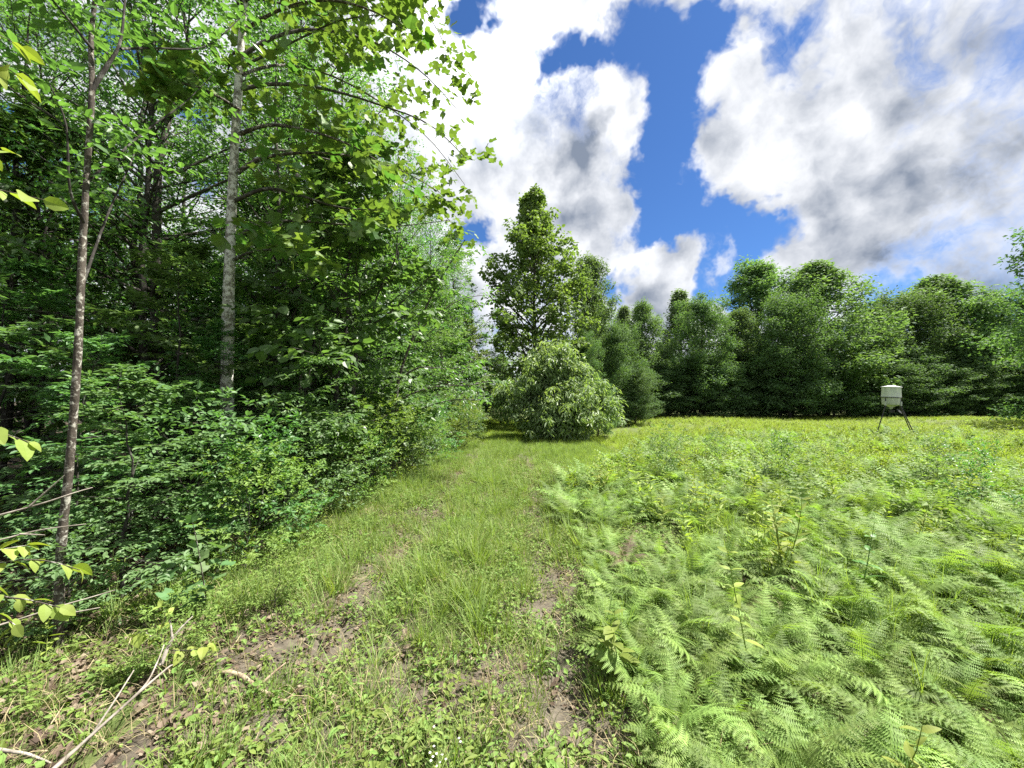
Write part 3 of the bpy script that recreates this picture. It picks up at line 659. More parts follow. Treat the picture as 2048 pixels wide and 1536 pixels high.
def tulip_tree():
    D = 5.4; bx = P(462, 1029, D)[0]; loc = np.array([bx, D, float(hgt(bx, D))])
    root = empty('tulip_tree', loc); tag(root, 'tulip tree with pale lichen-spotted trunk and long arching boughs over the track side', 'tree')
    tp = [P(462, 1045, D), P(455, 880, D), P(455, 700, D), P(462, 450, D + .05), P(475, 200, D + .1), P(490, 0, D + .15)]
    tp += [tp[-1] + np.array([.1, .1, 2.2]), tp[-1] + np.array([.1, .2, 5.0])]
    _, tr = wood_part('trunk', local(loc, tp), .100, .016, root, M_barkA, 40, 12, .03, 3, 1.25)
    rng = np.random.RandomState(9)
    hand = [
        [(476, 345, 5.45), (520, 318, 5.5), (600, 306, 5.6), (700, 312, 5.8), (800, 340, 6.1), (880, 385, 6.4)],
        [(470, 402, 5.45), (530, 378, 5.3), (590, 388, 5.2), (680, 415, 5.1), (760, 420, 5.2)],
        [(470, 478, 5.45), (520, 450, 5.6), (590, 442, 5.8), (700, 450, 6.1), (800, 452, 6.5), (900, 440, 7.0)],
        [(480, 268, 5.45), (540, 250, 5.3), (620, 262, 5.2), (700, 290, 5.2), (770, 330, 5.3)],
        [(484, 178, 5.5), (550, 168, 5.6), (650, 178, 5.8), (760, 210, 6.2), (860, 250, 6.6), (935, 320, 7.0)],
        [(486, 110, 5.5), (560, 70, 5.7), (650, 60, 6.0), (760, 90, 6.5), (850, 150, 7.0), (915, 220, 7.4)],
        [(488, 60, 5.5), (560, 20, 5.2), (650, 0, 5.0), (740, 20, 5.0), (810, 60, 5.1)],
        [(490, 0, 5.5), (580, -60, 5.8), (680, -80, 6.2), (780, -40, 6.8), (850, 20, 7.4), (900, 110, 7.9)],
        [(488, 30, 5.5), (470, -40, 5.0), (420, -80, 4.6), (340, -90, 4.3)],
        [(480, 220, 5.45), (430, 190, 5.2), (380, 170, 4.9), (310, 160, 4.7)],
        [(490, -80, 5.6), (590, -170, 5.3), (700, -190, 5.2), (800, -150, 5.3), (860, -80, 5.5)],
        [(468, 520, 5.4), (500, 505, 5.2), (560, 500, 5.0), (620, 520, 4.9)],
        [(482, 150, 5.5), (560, 130, 6.3), (660, 150, 7.0), (770, 210, 7.6), (860, 280, 8.0), (930, 370, 8.4)],
        [(480, 300, 5.5), (560, 300, 6.2), (660, 320, 6.8), (780, 350, 7.4), (860, 400, 7.8), (915, 460, 8.2)],
    ]
    limbs = []
    for j, h in enumerate(hand):
        pts = local(loc, [P(*q) for q in h])
        _, p = wood_part('branch', pts, .030 if j < 8 else .024, .005, root, M_bark if j % 3 else M_barkB, 18, 6, .05, j)
        limbs.append(smooth_path(p, 9))
    # upper limbs beyond the frame
    tz = np.linspace(loc[2] + 6.5, 12.0, 14); 
    for j, z in enumerate(tz):
        i = int(np.argmin(abs(tr[:, 2] + loc[2] - z))); st = tr[i]; az = j * 2.4; ln = 2.6 * (1 - (z - 6) / 8)
        d = np.array([math.cos(az), math.sin(az), .7]); g = grow(st[None], d[None], np.array([ln]), 9, -.5, .06, rng)[0]
        wood_part('branch', g, .022, .004, root, M_bark, 12, 5, .05, 40 + j); limbs.append(g)
    limbs = np.array(limbs)
    parts, fr = canopy(limbs, np.full(len(limbs), .022), rng, n_sub=8, n_twig=4, n_leaf=4, size=.155, sub_len=.32, twig_len=.45, flat=.55, leaf_droop=.30, s0=.22, jit=.45, subdroop=.1)
    # longer leafy ends near the branch tips
    mb = MB()
    for Pt, Rd, s_ in parts:
        V, Q = tubes(Pt, Rd * .6, s_); mb.add(V, Q=Q)
    obj('twigs', mb.mesh('twigs', M_bark, True), root)['kind'] = 'stuff'
    # the 300 leaves that show largest are leaves of their own
    W = fr['pos'] + loc[None]; depth = W[:, 1]; u = W[:, 0] / depth; v = (W[:, 2] - CAM_H) / depth
    vis = (abs(u) < 1.25) & (v < 1.0) & (v > -.9); score = np.where(vis, fr['size'] / depth, 0); order = np.argsort(-score)
    big = order[:300]; rest = np.setdiff1d(np.arange(len(W)), big)
    V, F, ti = leaves_VF(sub_frames(fr, rest), TULIP)
    fo = obj('foliage', new_mesh('tulip_foliage', V, F, M_tulip, ti), root); fo['kind'] = 'stuff'
    single_leaves(sub_frames(fr, big), TULIP, M_tulip, root, 'tulip_leaf')
def single_leaves(fr, shape, mat, root, mname, n_mesh=5):
    ms = [new_mesh(mname, shape[0] * np.array([[1 + .08 * k, 1, 1 + .5 * k]]), shape[1], mat, np.full(len(shape[0]), .15 + .17 * k)) for k in range(n_mesh)]
    d = nrm(fr['d']); s = nrm(np.cross(d, fr['n'])); n2 = np.cross(s, d)
    for i in range(len(d)):
        o = bpy.data.objects.new('leaf', ms[int(fr['tint'][i] * (n_mesh - .01))]); COL.objects.link(o); o.parent = root
        Mx = Matrix(((s[i][0], d[i][0], n2[i][0]), (s[i][1], d[i][1], n2[i][1]), (s[i][2], d[i][2], n2[i][2])))
        o.rotation_euler = Mx.to_euler(); o.location = fr['pos'][i]; z = float(fr['size'][i]); o.scale = (z, z, z)
tulip_tree()

def spotted_sapling():
    D = 2.55; bx = P(116, 1285, D)[0]; loc = np.array([bx, D, float(hgt(bx, D))])
    root = empty('spotted_sapling', loc); tag(root, 'thin sapling with dark bark spotted with pale lichen nearest the left border, forked high up', 'tree')
    tp = [P(116, 1310, D), P(122, 1100, D), P(140, 920, D), P(156, 700, D), P(165, 500, D + .02), P(173, 360, D + .04), P(184, 180, D + .06), P(182, 90, D + .08), P(190, 0, D + .1)]
    tp += [tp[-1] + np.array([.05, .05, 1.4]), tp[-1] + np.array([.0, .1, 2.8])]
    wood_part('trunk', local(loc, tp), .025, .010, root, M_barkB, 44, 10, .05, 5, 1.3)
    hand = [
        [(184, 180, 2.61), (215, 130, 2.66), (240, 85, 2.7), (250, 0, 2.75), (255, -90, 2.8)],
        [(176, 362, 2.6), (230, 315, 2.8), (300, 255, 3.05), (370, 205, 3.3), (425, 150, 3.5)],
        [(242, 98, 2.7), (300, 96, 2.9), (400, 96, 3.2), (450, 65, 3.4), (495, 20, 3.6)],
        [(168, 560, 2.58), (215, 430, 2.75), (260, 330, 2.9), (270, 300, 3.0)],
        [(170, 450, 2.58), (140, 380, 2.45), (132, 250, 2.4), (100, 170, 2.35)],
        [(186, 100, 2.62), (130, 30, 2.5), (80, -30, 2.4)],
    ]
    limbs = []
    for j, h in enumerate(hand):
        pts = local(loc, [P(*q) for q in h]); _, p = wood_part('branch', pts, .0165 if j in (0,) else .010, .003, root, M_barkdark, 16, 6, .05, j)
        limbs.append(smooth_path(p, 9))
    rng = np.random.RandomState(31)
    up = grow(local(loc, [tp[-3]] * 6) + np.array([[0, 0, .25 * q] for q in range(6)]), np.array([[math.cos(a), math.sin(a), .5] for a in np.arange(6) * 2.4]), np.full(6, 1.4), 9, -.2, .06, rng)
    for j, g in enumerate(up): wood_part('branch', g, .008, .002, root, M_barkdark, 12, 5, .05, 70 + j)
    limbs = np.concatenate([np.array(limbs), up])
    parts, fr = canopy(limbs, np.full(len(limbs), .009), rng, n_sub=7, n_twig=3, n_leaf=5, size=.085, sub_len=.30, twig_len=.45, flat=.6, leaf_droop=.2, s0=.35, jit=.4)
    mb = MB()
    for Pt, Rd, s_ in parts: V, Q = tubes(Pt, Rd * .6, s_); mb.add(V, Q=Q)
    obj('twigs', mb.mesh('sapling_twigs', M_barkdark, True), root)['kind'] = 'stuff'
    V, F, ti = leaves_VF(fr, LEAF4); o = obj('foliage', new_mesh('sapling_foliage', V, F, M_forest, ti), root); o['kind'] = 'stuff'
spotted_sapling()

def edge_hand_tree(kind, label, base_D, trunk, branches, r0, mat, leafm, seed, size=.10, n_sub=6, n_twig=4, n_leaf=5, s0=.35, shape=LEAF4):
    b = P(trunk[0][0], trunk[0][1], base_D); loc = np.array([b[0], base_D, float(hgt(b[0], base_D))])
    root = empty(kind, loc); tag(root, label, 'tree', 'crooked trees at the woods edge')
    tp = [loc - np.array([0, 0, .05])] + [P(*q) for q in trunk[1:]]
    _, p = wood_part('trunk', local(loc, tp), r0, r0 * .25, root, mat, 30, 8, .04, seed, 1.2)
    limbs = [smooth_path(p[12:], 9)]
    for j, h in enumerate(branches):
        _, p = wood_part('branch', local(loc, [P(*q) for q in h]), r0 * .5, r0 * .1, root, mat, 16, 6, .05, seed + j); limbs.append(smooth_path(p, 9))
    rng = np.random.RandomState(seed)
    parts, fr = canopy(np.array(limbs), np.full(len(limbs), r0 * .35), rng, n_sub=n_sub, n_twig=n_twig, n_leaf=n_leaf, size=size, sub_len=.35, flat=.7, leaf_droop=.3, s0=s0)
    mb = MB()
    for Pt, Rd, s_ in parts: V, Q = tubes(Pt, Rd * .6, s_); mb.add(V, Q=Q)
    obj('twigs', mb.mesh('edge_twigs', mat, True), root)['kind'] = 'stuff'
    V, F, ti = leaves_VF(fr, shape); o = obj('foliage', new_mesh('edge_foliage', V, F, leafm, ti), root); o['kind'] = 'stuff'
edge_hand_tree('leaning_tree', 'pale-barked tree leaning right over the shrubs at the woods edge', 8.2, [(783, 940), (790, 830, 8.1), (797, 760, 8.0), (820, 690, 8.0), (845, 630, 8.0), (880, 560, 8.1), (930, 480, 8.3)],
    [[(792, 805, 8.0), (830, 785, 7.8), (880, 772, 7.7), (940, 770, 7.8), (985, 760, 8.0)], [(797, 760, 8.0), (840, 735, 7.8), (900, 738, 7.7), (950, 722, 7.8)], [(800, 840, 8.0), (850, 815, 7.7), (905, 800, 7.6), (960, 800, 7.7)], [(825, 680, 8), (860, 640, 8.1), (920, 600, 8.3), (970, 590, 8.5)]],
    .045, M_barkB, M_forest, 141)
edge_hand_tree('crooked_tree', 'dark tree with crooked forking bare lower limbs above the shrubs right of the tulip tree', 7.6, [(690, 960), (700, 830, 7.5), (712, 740, 7.4), (705, 650, 7.4), (690, 600, 7.4), (650, 540, 7.4), (640, 470, 7.4), (650, 380, 7.4)],
    [[(708, 665, 7.4), (760, 640, 7.3), (820, 590, 7.2), (870, 545, 7.2), (905, 510, 7.3)], [(706, 650, 7.4), (720, 590, 7.3), (712, 530, 7.3), (735, 470, 7.2), (760, 420, 7.2)], [(712, 700, 7.4), (680, 655, 7.3), (668, 590, 7.3), (640, 560, 7.2), (600, 540, 7.2)], [(740, 648, 7.35), (755, 590, 7.3), (790, 520, 7.2), (800, 450, 7.2), (850, 400, 7.3)]],
    .042, M_bark, M_forest, 151)
edge_hand_tree('slender_tree', 'slender straight pale stem rising through the shrubs between tulip tree and leaning tree', 7.0, [(590, 980), (598, 800, 6.9), (605, 700, 6.9), (600, 560, 6.9), (612, 430, 6.9), (630, 300, 7.0)],
    [[(603, 700, 6.9), (640, 660, 6.8), (690, 640, 6.7), (740, 650, 6.7)], [(600, 600, 6.9), (560, 560, 6.8), (530, 540, 6.7)], [(606, 500, 6.9), (660, 470, 6.8), (720, 470, 6.7)]],
    .03, M_barkB, M_dark, 161)

def front_sprig(name, label, stems, leaf_px, mat, seed, cat='branch', size=.085, m=7, r=.0035, shape=FINE, bark=None):
    base = P(*stems[0][0]); root = empty(name, base); tag(root, label, cat)
    rng = np.random.RandomState(seed); frs = []
    for j, h in enumerate(stems):
        pts = local(base, [P(*q) for q in h]); _, p = wood_part('stem', pts, r, r * .4, root, bark or M_barkB, 14, 5, .05, j)
        if m: 
            f = leaf_frames(smooth_path(p, 8)[None], m, size, rng, ang=.8, droop=.25, flat=.7, jit=.35, spread=.0); frs.append(f)
    if frs: single_leaves(cat_frames(frs), shape, mat, root, name + '_leaf')
front_sprig('leafy_sprig', 'leafy twig with large bright leaves reaching in from the left border above the dead sticks',
            [[(-120, 1180, 1.25), (-20, 1130, 1.3), (80, 1120, 1.35), (160, 1140, 1.4)], [(-60, 1150, 1.27), (0, 1190, 1.3), (60, 1200, 1.3), (120, 1215, 1.32)], [(-100, 1170, 1.25), (-30, 1210, 1.2), (30, 1250, 1.2)], [(-60, 1120, 1.3), (0, 1100, 1.32), (60, 1090, 1.35)]], 60, M_weed, 61, m=9, size=.052)
front_sprig('leafy_sprig', 'small twig of bright leaves at the left border, beside the middle of the spotted trunk',
            [[(-140, 850, 1.3), (-60, 850, 1.3), (10, 868, 1.32), (60, 885, 1.35)]], 60, M_weed, 62, m=6, size=.07)
front_sprig('leafy_sprig', 'twig of large yellow green leaves in the top left corner',
            [[(-200, 30, 1.5), (-100, 20, 1.5), (-20, 60, 1.5), (45, 95, 1.55)], [(-200, 140, 1.5), (-80, 120, 1.5), (0, 130, 1.5), (60, 170, 1.5)], [(-150, 20, 1.5), (-60, -30, 1.5), (20, -20, 1.5)]], 60, M_weed, 63, m=7, size=.09)
front_sprig('leafy_sprig', 'twig of drooping bright leaves at the left border below the top corner',
            [[(-220, 380, 1.6), (-100, 360, 1.6), (0, 380, 1.65), (90, 400, 1.7)], [(-150, 370, 1.6), (-60, 330, 1.6), (10, 300, 1.6)]], 60, M_weed, 64, m=8, size=.085)
front_sprig('lobed_seedling', 'young seedling with big glossy lobed leaves at the mouth of the dark hollow',
            [[(415, 1215, 3.0), (405, 1150, 2.95), (395, 1090, 2.9), (385, 1045, 2.85)], [(410, 1180, 2.98), (440, 1130, 2.9), (440, 1085, 2.85)], [(410, 1180, 2.98), (365, 1150, 2.9), (335, 1135, 2.85)], [(412, 1195, 3.0), (380, 1190, 2.9), (350, 1185, 2.8)]], 60, M_dark, 66, cat='sapling', m=8, size=.105, r=.005, shape=TULIP)
front_sprig('yellow_seedling', 'small bright yellow green seedling just behind the bare dead sticks',
            [[(325, 1330, 2.3), (322, 1280, 2.3), (330, 1230, 2.3), (325, 1212, 2.3)], [(323, 1290, 2.3), (290, 1265, 2.25), (270, 1270, 2.2)], [(323, 1300, 2.3), (380, 1300, 2.3), (420, 1290, 2.3)]], 60, M_weed, 67, cat='sapling', m=9, size=.06, r=.003)
for j, (lab, h) in enumerate([
    ('bare pale twig crossing the dark hollow at the left border, upper of the two', [[(-120, 1060, 1.5), (0, 1030, 1.55), (90, 1005, 1.6), (150, 985, 1.65), (185, 975, 1.7)], [(60, 1012, 1.58), (90, 985, 1.6), (130, 950, 1.62)]]),
    ('bare pale twig crossing the dark hollow at the left border, lower of the two', [[(-120, 1110, 1.5), (0, 1080, 1.55), (80, 1060, 1.6), (172, 1048, 1.65)], [(40, 1068, 1.56), (90, 1070, 1.58)]]),
    ('bare thin twig beneath the bright leaves at the left border', [[(-120, 1280, 1.5), (0, 1250, 1.6), (110, 1215, 1.7), (180, 1195, 1.8), (230, 1180, 1.9)], [(90, 1222, 1.66), (140, 1225, 1.7), (200, 1215, 1.75)]])]):
    front_sprig('bare_twig', lab, h, 0, None, 90 + j, cat='twig', m=0, r=.0045, bark=M_dead)

# dead sticks at the bottom left and the fallen branch
def stick(name, label, polys, r, mat, cat='stick'):
    base = P(*polys[0][0]); base[2] = max(base[2], .0); root = empty(name, base); tag(root, label, cat)
    for j, h in enumerate(polys):
        pts = local(base, [P(*q) for q in h]); wood_part('stem' if j == 0 else 'side_stem', pts, r * (1 if j == 0 else .6), r * .3, root, mat, 18, 6, .08, j)
stick('dead_branch', 'long bare bleached dead branch slanting up from the bottom left corner',
      [[(60, 1580, 1.55), (150, 1500, 1.7), (250, 1410, 1.85), (330, 1340, 2.0), (345, 1330, 2.05)], [(180, 1475, 1.75), (230, 1400, 1.85), (268, 1340, 1.95)], [(240, 1420, 1.83), (290, 1370, 1.95), (312, 1330, 2.05), (328, 1290, 2.15)]], .009, M_dead, 'branch')
stick('dead_branch', 'shorter grey dead stick standing up between the small shrubs at the left', [[(322, 1330, 2.15), (338, 1290, 2.2), (360, 1258, 2.25), (386, 1232, 2.3)], [(345, 1278, 2.22), (340, 1240, 2.25)]], .011, M_dead, 'branch')
stick('dead_branch', 'pale dead stick in the bottom left corner lying on the leaf litter', [[(-80, 1490, 1.75), (0, 1500, 1.75), (60, 1510, 1.74), (120, 1535, 1.7)]], .010, M_dead, 'branch')
def ground_stick(label, pts_px, r, mat, lift=.02):
    pts = []
    for (x, y) in pts_px:
        Dd = CAM_H * F_PX / (y - 800.0); p = P(x, y, Dd); p[2] = float(hgt(p[0], p[1])) + lift; pts.append(p)
    root = empty('fallen_branch', pts[0]); tag(root, label, 'branch')
    wood_part('stem', local(pts[0], pts), r, r * .5, root, mat, 26, 8, .12, 4)
    q = pts[len(pts) // 2]; wood_part('side_stem', local(pts[0], [q, q + np.array([.05, .06, .04]), q + np.array([.08, .13, .05])]), r * .5, r * .25, root, mat, 8, 6)
ground_stick('knobbly brown fallen branch lying across the leaf litter beside the left rut', [(442, 1338), (480, 1345), (515, 1362), (545, 1368), (575, 1372)], .016, M_log, .02)
ground_stick('brown fallen stick lying in the dark hollow under the lobed seedling', [(270, 1150), (300, 1160), (330, 1178), (365, 1200)], .012, M_log, .03)

# ------------------------------------------------------------------ game feeder
def lathe(prof, n=40):
    V = []; Q = []
    for r, z in prof:
        for k in range(n):
            a = 2 * math.pi * k / n; V.append([r * math.cos(a), r * math.sin(a), z])
    for i in range(len(prof) - 1):
        for k in range(n):
            k2 = (k + 1) % n; Q.append([i * n + k, i * n + k2, (i + 1) * n + k2, (i + 1) * n + k])
    return np.array(V), np.array(Q)
def box(c, s, rot=None):
    V = np.array([[x, y, z] for x in (-.5, .5) for y in (-.5, .5) for z in (-.5, .5)]) * np.array(s)
    if rot is not None: V = V @ np.array(rot.to_matrix()).T
    return V + np.array(c), np.array([[0, 1, 3, 2], [4, 6, 7, 5], [0, 4, 5, 1], [2, 3, 7, 6], [0, 2, 6, 4], [1, 5, 7, 3]])
def feeder():
    D = 14.8; c = P(1778, 800, D); x0 = c[0]; zg = float(hgt(x0, D)); root = empty('game_feeder', (x0, D, zg)); root.rotation_euler = (R(1.0), R(2.2), 0)
    tag(root, 'round off-white game feeder drum on a black tripod standing in the field', 'feeder')
    plastic = plain_mat('drum_plastic', (.42, .44, .45), (.60, .62, .62), scale=3, rough=.5, bump=.05, stretch=(4, 4, .7), lo=.3, hi=.7)
    plastic_shaded = plain_mat('drum_plastic_shaded', (.30, .32, .30), (.47, .49, .46), scale=3, rough=.55, bump=.05, stretch=(4, 4, .7), lo=.3, hi=.7)  # same drum plastic darkened: shade below the rim band put into its colour
    black = plain_mat('black_steel', (.012, .012, .013), (.03, .03, .03), scale=20, rough=.5, bump=.1, spec=.5)
    zt = 2.13 - zg; zm = zt - .43; zb = zt - .71
    V, Q = lathe([(.282, zm), (.285, zm + .02), (.272, zt - .06), (.277, zt - .05), (.277, zt - .03)]); mb = MB(); mb.add(V, Q=Q); obj('upper_drum', mb.mesh('upper_drum', plastic, True), root)
    V, Q = lathe([(.0, zb - .012), (.2, zb - .012), (.255, zb), (.262, zb + .02), (.276, zm - .01), (.278, zm)]); mb = MB(); mb.add(V, Q=Q); obj('lower_drum', mb.mesh('lower_drum', plastic_shaded, True), root)
    V, Q = lathe([(.276, zm - .016), (.304, zm - .016), (.306, zm + .006), (.284, zm + .01), (.284, zm - .016)]); mb = MB(); mb.add(V, Q=Q); obj('rim_band', mb.mesh('rim_band', black, False), root)
    V, Q = lathe([(.0, zt + .03), (.10, zt + .027), (.13, zt + .012), (.26, zt - .018), (.296, zt - .028), (.298, zt - .055), (.28, zt - .058)]); mb = MB(); mb.add(V, Q=Q); obj('lid', mb.mesh('lid', plastic, True), root)
    V, Q = lathe([(.2, zb - .013), (.11, zb - .06), (.05, zb - .11), (.05, zb - .16), (.0, zb - .16)]); mb = MB(); mb.add(V, Q=Q); obj('funnel', mb.mesh('funnel', plastic_shaded, True), root)
    V, Q = lathe([(.0, zb - .2), (.085, zb - .2), (.085, zb - .3), (.0, zb - .3)], 20); V = V + np.array([.02, 0, 0]); mb = MB(); mb.add(V, Q=Q); obj('spinner_housing', mb.mesh('spinner_housing', black, False), root)
    mb = MB(); V, Q = box((.10, -.22, zb - .24), (.19, .012, .14), Euler((R(-38), R(28), R(6)))); mb.add(V, Q=Q); pn = obj('solar_panel', mb.mesh('solar_panel', black), root)
    mb = MB(); V, Q = tubes(np.array([[[.10, -.2, zb - .26], [.18, -.12, zb - .22], [.25, -.07, zb - .1]]]), np.full((1, 3), .01), 6); mb.add(V, Q=Q); obj('panel_bracket', mb.mesh('panel_bracket', black), root)
    for a in (R(192), R(-62), R(-14)):
        ca, sa = math.cos(a), math.sin(a); top = np.array([.272 * ca, .272 * sa, zm - .03]); bot = np.array([.76 * ca, .76 * sa, -.05]); mid = top + (bot - top) * .45
        mb = MB(); V, Q = tubes(np.array([[top, np.array([.272 * ca, .272 * sa, zb - .03]), bot]]), np.full((1, 3), .017), 8); mb.add(V, Q=Q)
        lg = obj('leg', mb.mesh('leg', black, True), root)
        mb = MB(); V, Q = box((.278 * ca, .278 * sa, zb + .05), (.05, .05, .16)); mb.add(V, Q=Q); obj('bracket', mb.mesh('bracket', plastic_shaded), lg)
feeder()

# ------------------------------------------------------------------ scattering of ground growth
def gn_tree(coll):
    nt = bpy.data.node_groups.new('scatter', 'GeometryNodeTree')
    nt.interface.new_socket('Geometry', in_out='INPUT', socket_type='NodeSocketGeometry'); nt.interface.new_socket('Geometry', in_out='OUTPUT', socket_type='NodeSocketGeometry')
    N = nt.nodes.new; L = nt.links.new
    gi = N('NodeGroupInput'); go = N('NodeGroupOutput'); ip = N('GeometryNodeInstanceOnPoints'); ci = N('GeometryNodeCollectionInfo')
    ci.inputs['Collection'].default_value = coll; ci.inputs['Separate Children'].default_value = True; ci.inputs['Reset Children'].default_value = True
    def attr(nm, ty):
        a = N('GeometryNodeInputNamedAttribute'); a.data_type = ty; a.inputs['Name'].default_value = nm; return a.outputs['Attribute']
    L(gi.outputs[0], ip.inputs['Points']); L(ci.outputs[0], ip.inputs['Instance']); ip.inputs['Pick Instance'].default_value = True
    L(attr('idx', 'INT'), ip.inputs['Instance Index'])
    er = N('FunctionNodeEulerToRotation'); L(attr('rot', 'FLOAT_VECTOR'), er.inputs[0]); L(er.outputs[0], ip.inputs['Rotation'])
    L(attr('scl', 'FLOAT_VECTOR'), ip.inputs['Scale'])
    L(ip.outputs[0], go.inputs[0]); return nt
def scatter(name, protos, X, Y, rot, scl, idx, label, dz=0.0):
    coll = bpy.data.collections.new(name + '_kinds')
    for i, me in enumerate(protos):
        coll.objects.link(bpy.data.objects.new('%s_%02d' % (name, i), me))
    Z = hgt(X, Y) + dz; V = np.stack([X, Y, Z], 1)
    me = bpy.data.meshes.new(name); me.vertices.add(len(V)); me.vertices.foreach_set('co', V.astype(np.float32).ravel())
    a = me.attributes.new('rot', 'FLOAT_VECTOR', 'POINT'); a.data.foreach_set('vector', rot.astype(np.float32).ravel())
    a = me.attributes.new('scl', 'FLOAT_VECTOR', 'POINT'); a.data.foreach_set('vector', scl.astype(np.float32).ravel())
    a = me.attributes.new('idx', 'INT', 'POINT'); a.data.foreach_set('value', idx.astype(np.int32))
    o = obj(name, me); md = o.modifiers.new('scatter', 'NODES'); md.node_group = gn_tree(coll)
    tag(o, label, kind='stuff'); return o

def grass_tuft(seed, n, h, spread, bend, width, mat, k=5, name='grass_tuft'):
    rng = np.random.RandomState(seed)
    a = rng.uniform(0, 6.283, n); rr = spread * np.sqrt(rng.rand(n)); st = np.stack([np.cos(a) * rr, np.sin(a) * rr, np.full(n, -.02)], 1)
    az = a + rng.normal(0, .9, n); el = rng.uniform(.9, 1.5, n); d = np.stack([np.cos(az) * np.cos(el), np.sin(az) * np.cos(el), np.sin(el)], 1)
    ln = h * rng.uniform(.5, 1.2, n); pts = grow(st, d, ln, k, -bend, .05, rng)
    hd = d.copy(); hd[:, 2] = 0; side = nrm(np.cross(hd, UP)); w = width * rng.uniform(.6, 1.3, n)
    prof = np.array([.7, 1, .85, .5, 0.06])[:k] if k == 5 else np.array([.8, 1, .6, .05])[:k]
    V = np.stack([pts - side[:, None] * (w[:, None] * prof)[..., None], pts + side[:, None] * (w[:, None] * prof)[..., None]], 2).reshape(-1, 3)
    i = (np.arange(n)[:, None] * k + np.arange(k - 1)[None]).ravel() * 2; Q = np.stack([i, i + 1, i + 3, i + 2], 1)
    return new_mesh(name, V, Q, mat, np.repeat(rng.rand(n), 2 * k))
def fern_frond(seed, length, hi=True, tint=.5, name='fern_frond'):
    rng = np.random.RandomState(seed); st_ = seed % 4; n = ((18, 14, 20, 16)[st_]) if hi else 10; wf = (.15, .22, .13, .18)[st_]; lf = (.21, .25, .18, .22)[st_]
    k = 16; ang = np.linspace(R(5 + rng.uniform(0, 22)), R(72 + rng.uniform(-22, 30)), k); st = length / (k - 1)
    pts = np.zeros((k, 3)); side_w = rng.uniform(-.35, .35)
    for j in range(1, k): pts[j] = pts[j - 1] + st * np.array([math.sin(side_w * j / k), math.sin(ang[j]), math.cos(ang[j])])
    mb = MB(); V, Q = tubes(pts[None], np.linspace(.0026, .0006, k)[None] * (1 if hi else 1.4), 3); mb.add(V, Q=Q, tint=.9)
    s = np.linspace(.24, .985, n)
    for i, t in enumerate(s):
        tt = t * (k - 1); a = int(min(tt, k - 2)); f = tt - a; p = pts[a] + (pts[a + 1] - pts[a]) * f; T = nrm(pts[a + 1] - pts[a])
        nn = nrm(np.cross(np.array([1., 0, 0]), T)); q = (t - .24) / .76
        L0 = length * lf * min(1, .62 + 2.2 * q) * (1 - q ** 1.25) + .006
        for sg in (-1, 1):
            dd = nrm(np.array([sg, 0, 0]) * 1.0 + T * (.22 + .35 * q) + nn * rng.normal(.02, .16 if hi else .3) - np.array([0, 0, .12])); ax = nrm(np.cross(dd, nn)); ll = L0 * rng.uniform(.88, 1.08)
            w = ll * wf * rng.uniform(.8, 1.15) + .003; ti = np.clip(tint + rng.normal(0, .12), 0, 1)
            if not hi:
                w *= 1.45; mb.add([p, p + dd * ll * .4 - ax * w, p + dd * ll - nn * ll * .12, p + dd * ll * .4 + ax * w], T=[[0, 2, 1], [0, 3, 2]], tint=ti); continue
            m = max(3, int(4 + 6 * (ll / (length * .21)))); VV = []; TT = []
            for j in range(m):
                u0 = j / m; u1 = (j + 1) / m; um = (u0 + u1) / 2; lw = w * (1 - um) ** .8 * 1.35 + .0006
                c0 = p + dd * ll * u0 - nn * ll * .12 * u0 ** 2; c1 = p + dd * ll * (u1 - .15 / m) - nn * ll * .12 * u1 ** 2
                tp = c0 * .4 + c1 * .6 + dd * ll * .35 / m
                b0 = len(VV); VV += [c0, c1, tp + ax * lw + nn * .002, tp - ax * lw + nn * .002]; TT += [[b0, b0 + 1, b0 + 2], [b0, b0 + 3, b0 + 1]]
            mb.add(VV, T=TT, tint=ti)
    return mb.mesh(name, M_fern)
def merge(name, pieces, mat):
    """pieces: list of (mesh, Matrix) -> one mesh"""
    Vs = []; Fs3 = []; Fs4 = []; ts = []; n = 0
    for me, M in pieces:
        nv = len(me.vertices); co = np.empty(nv * 3, np.float32); me.vertices.foreach_get('co', co); co = co.reshape(-1, 3); A = np.array(M)
        Vs.append(co @ A[:3, :3].T + A[:3, 3]); li = np.empty(len(me.loops), np.int32); me.loops.foreach_get('vertex_index', li)
        ls = np.empty(len(me.polygons), np.int32); me.polygons.foreach_get('loop_start', ls); lt = np.diff(np.append(ls, len(li)))
        for cnt, tgt in ((3, Fs3), (4, Fs4)):
            st = ls[lt == cnt]
            if len(st): tgt.append(li[st[:, None] + np.arange(cnt)[None]] + n)
        tv = np.empty(nv, np.float32); me.attributes['tint'].data.foreach_get('value', tv); ts.append(tv); n += nv
    F = []
    if Fs3: F.append(np.concatenate(Fs3))
    if Fs4: F.append(np.concatenate(Fs4))
    return new_mesh(name, np.concatenate(Vs), F, mat, np.concatenate(ts))
def fern_layout(rnd, nf):
    out = []; a0 = rnd.uniform(0, 6.28)
    for k in range(nf):
        a = a0 + k * 6.283 / nf + rnd.uniform(-.4, .4)
        out.append((a, rnd.uniform(-.1, .5), rnd.uniform(.6, 1.2), rnd.randrange(8)))
    return out
FR_HI = [fern_frond(i, .62, True, (.2, .4, .6, .75, .95, .5, .3, .8)[i]) for i in range(8)]
FR_LO = [fern_frond(10 + i, .62, False, (.2, .4, .6, .75, .95, .5, .3, .8)[i], 'fern_frond_far') for i in range(8)]
rnd = random.Random(8)
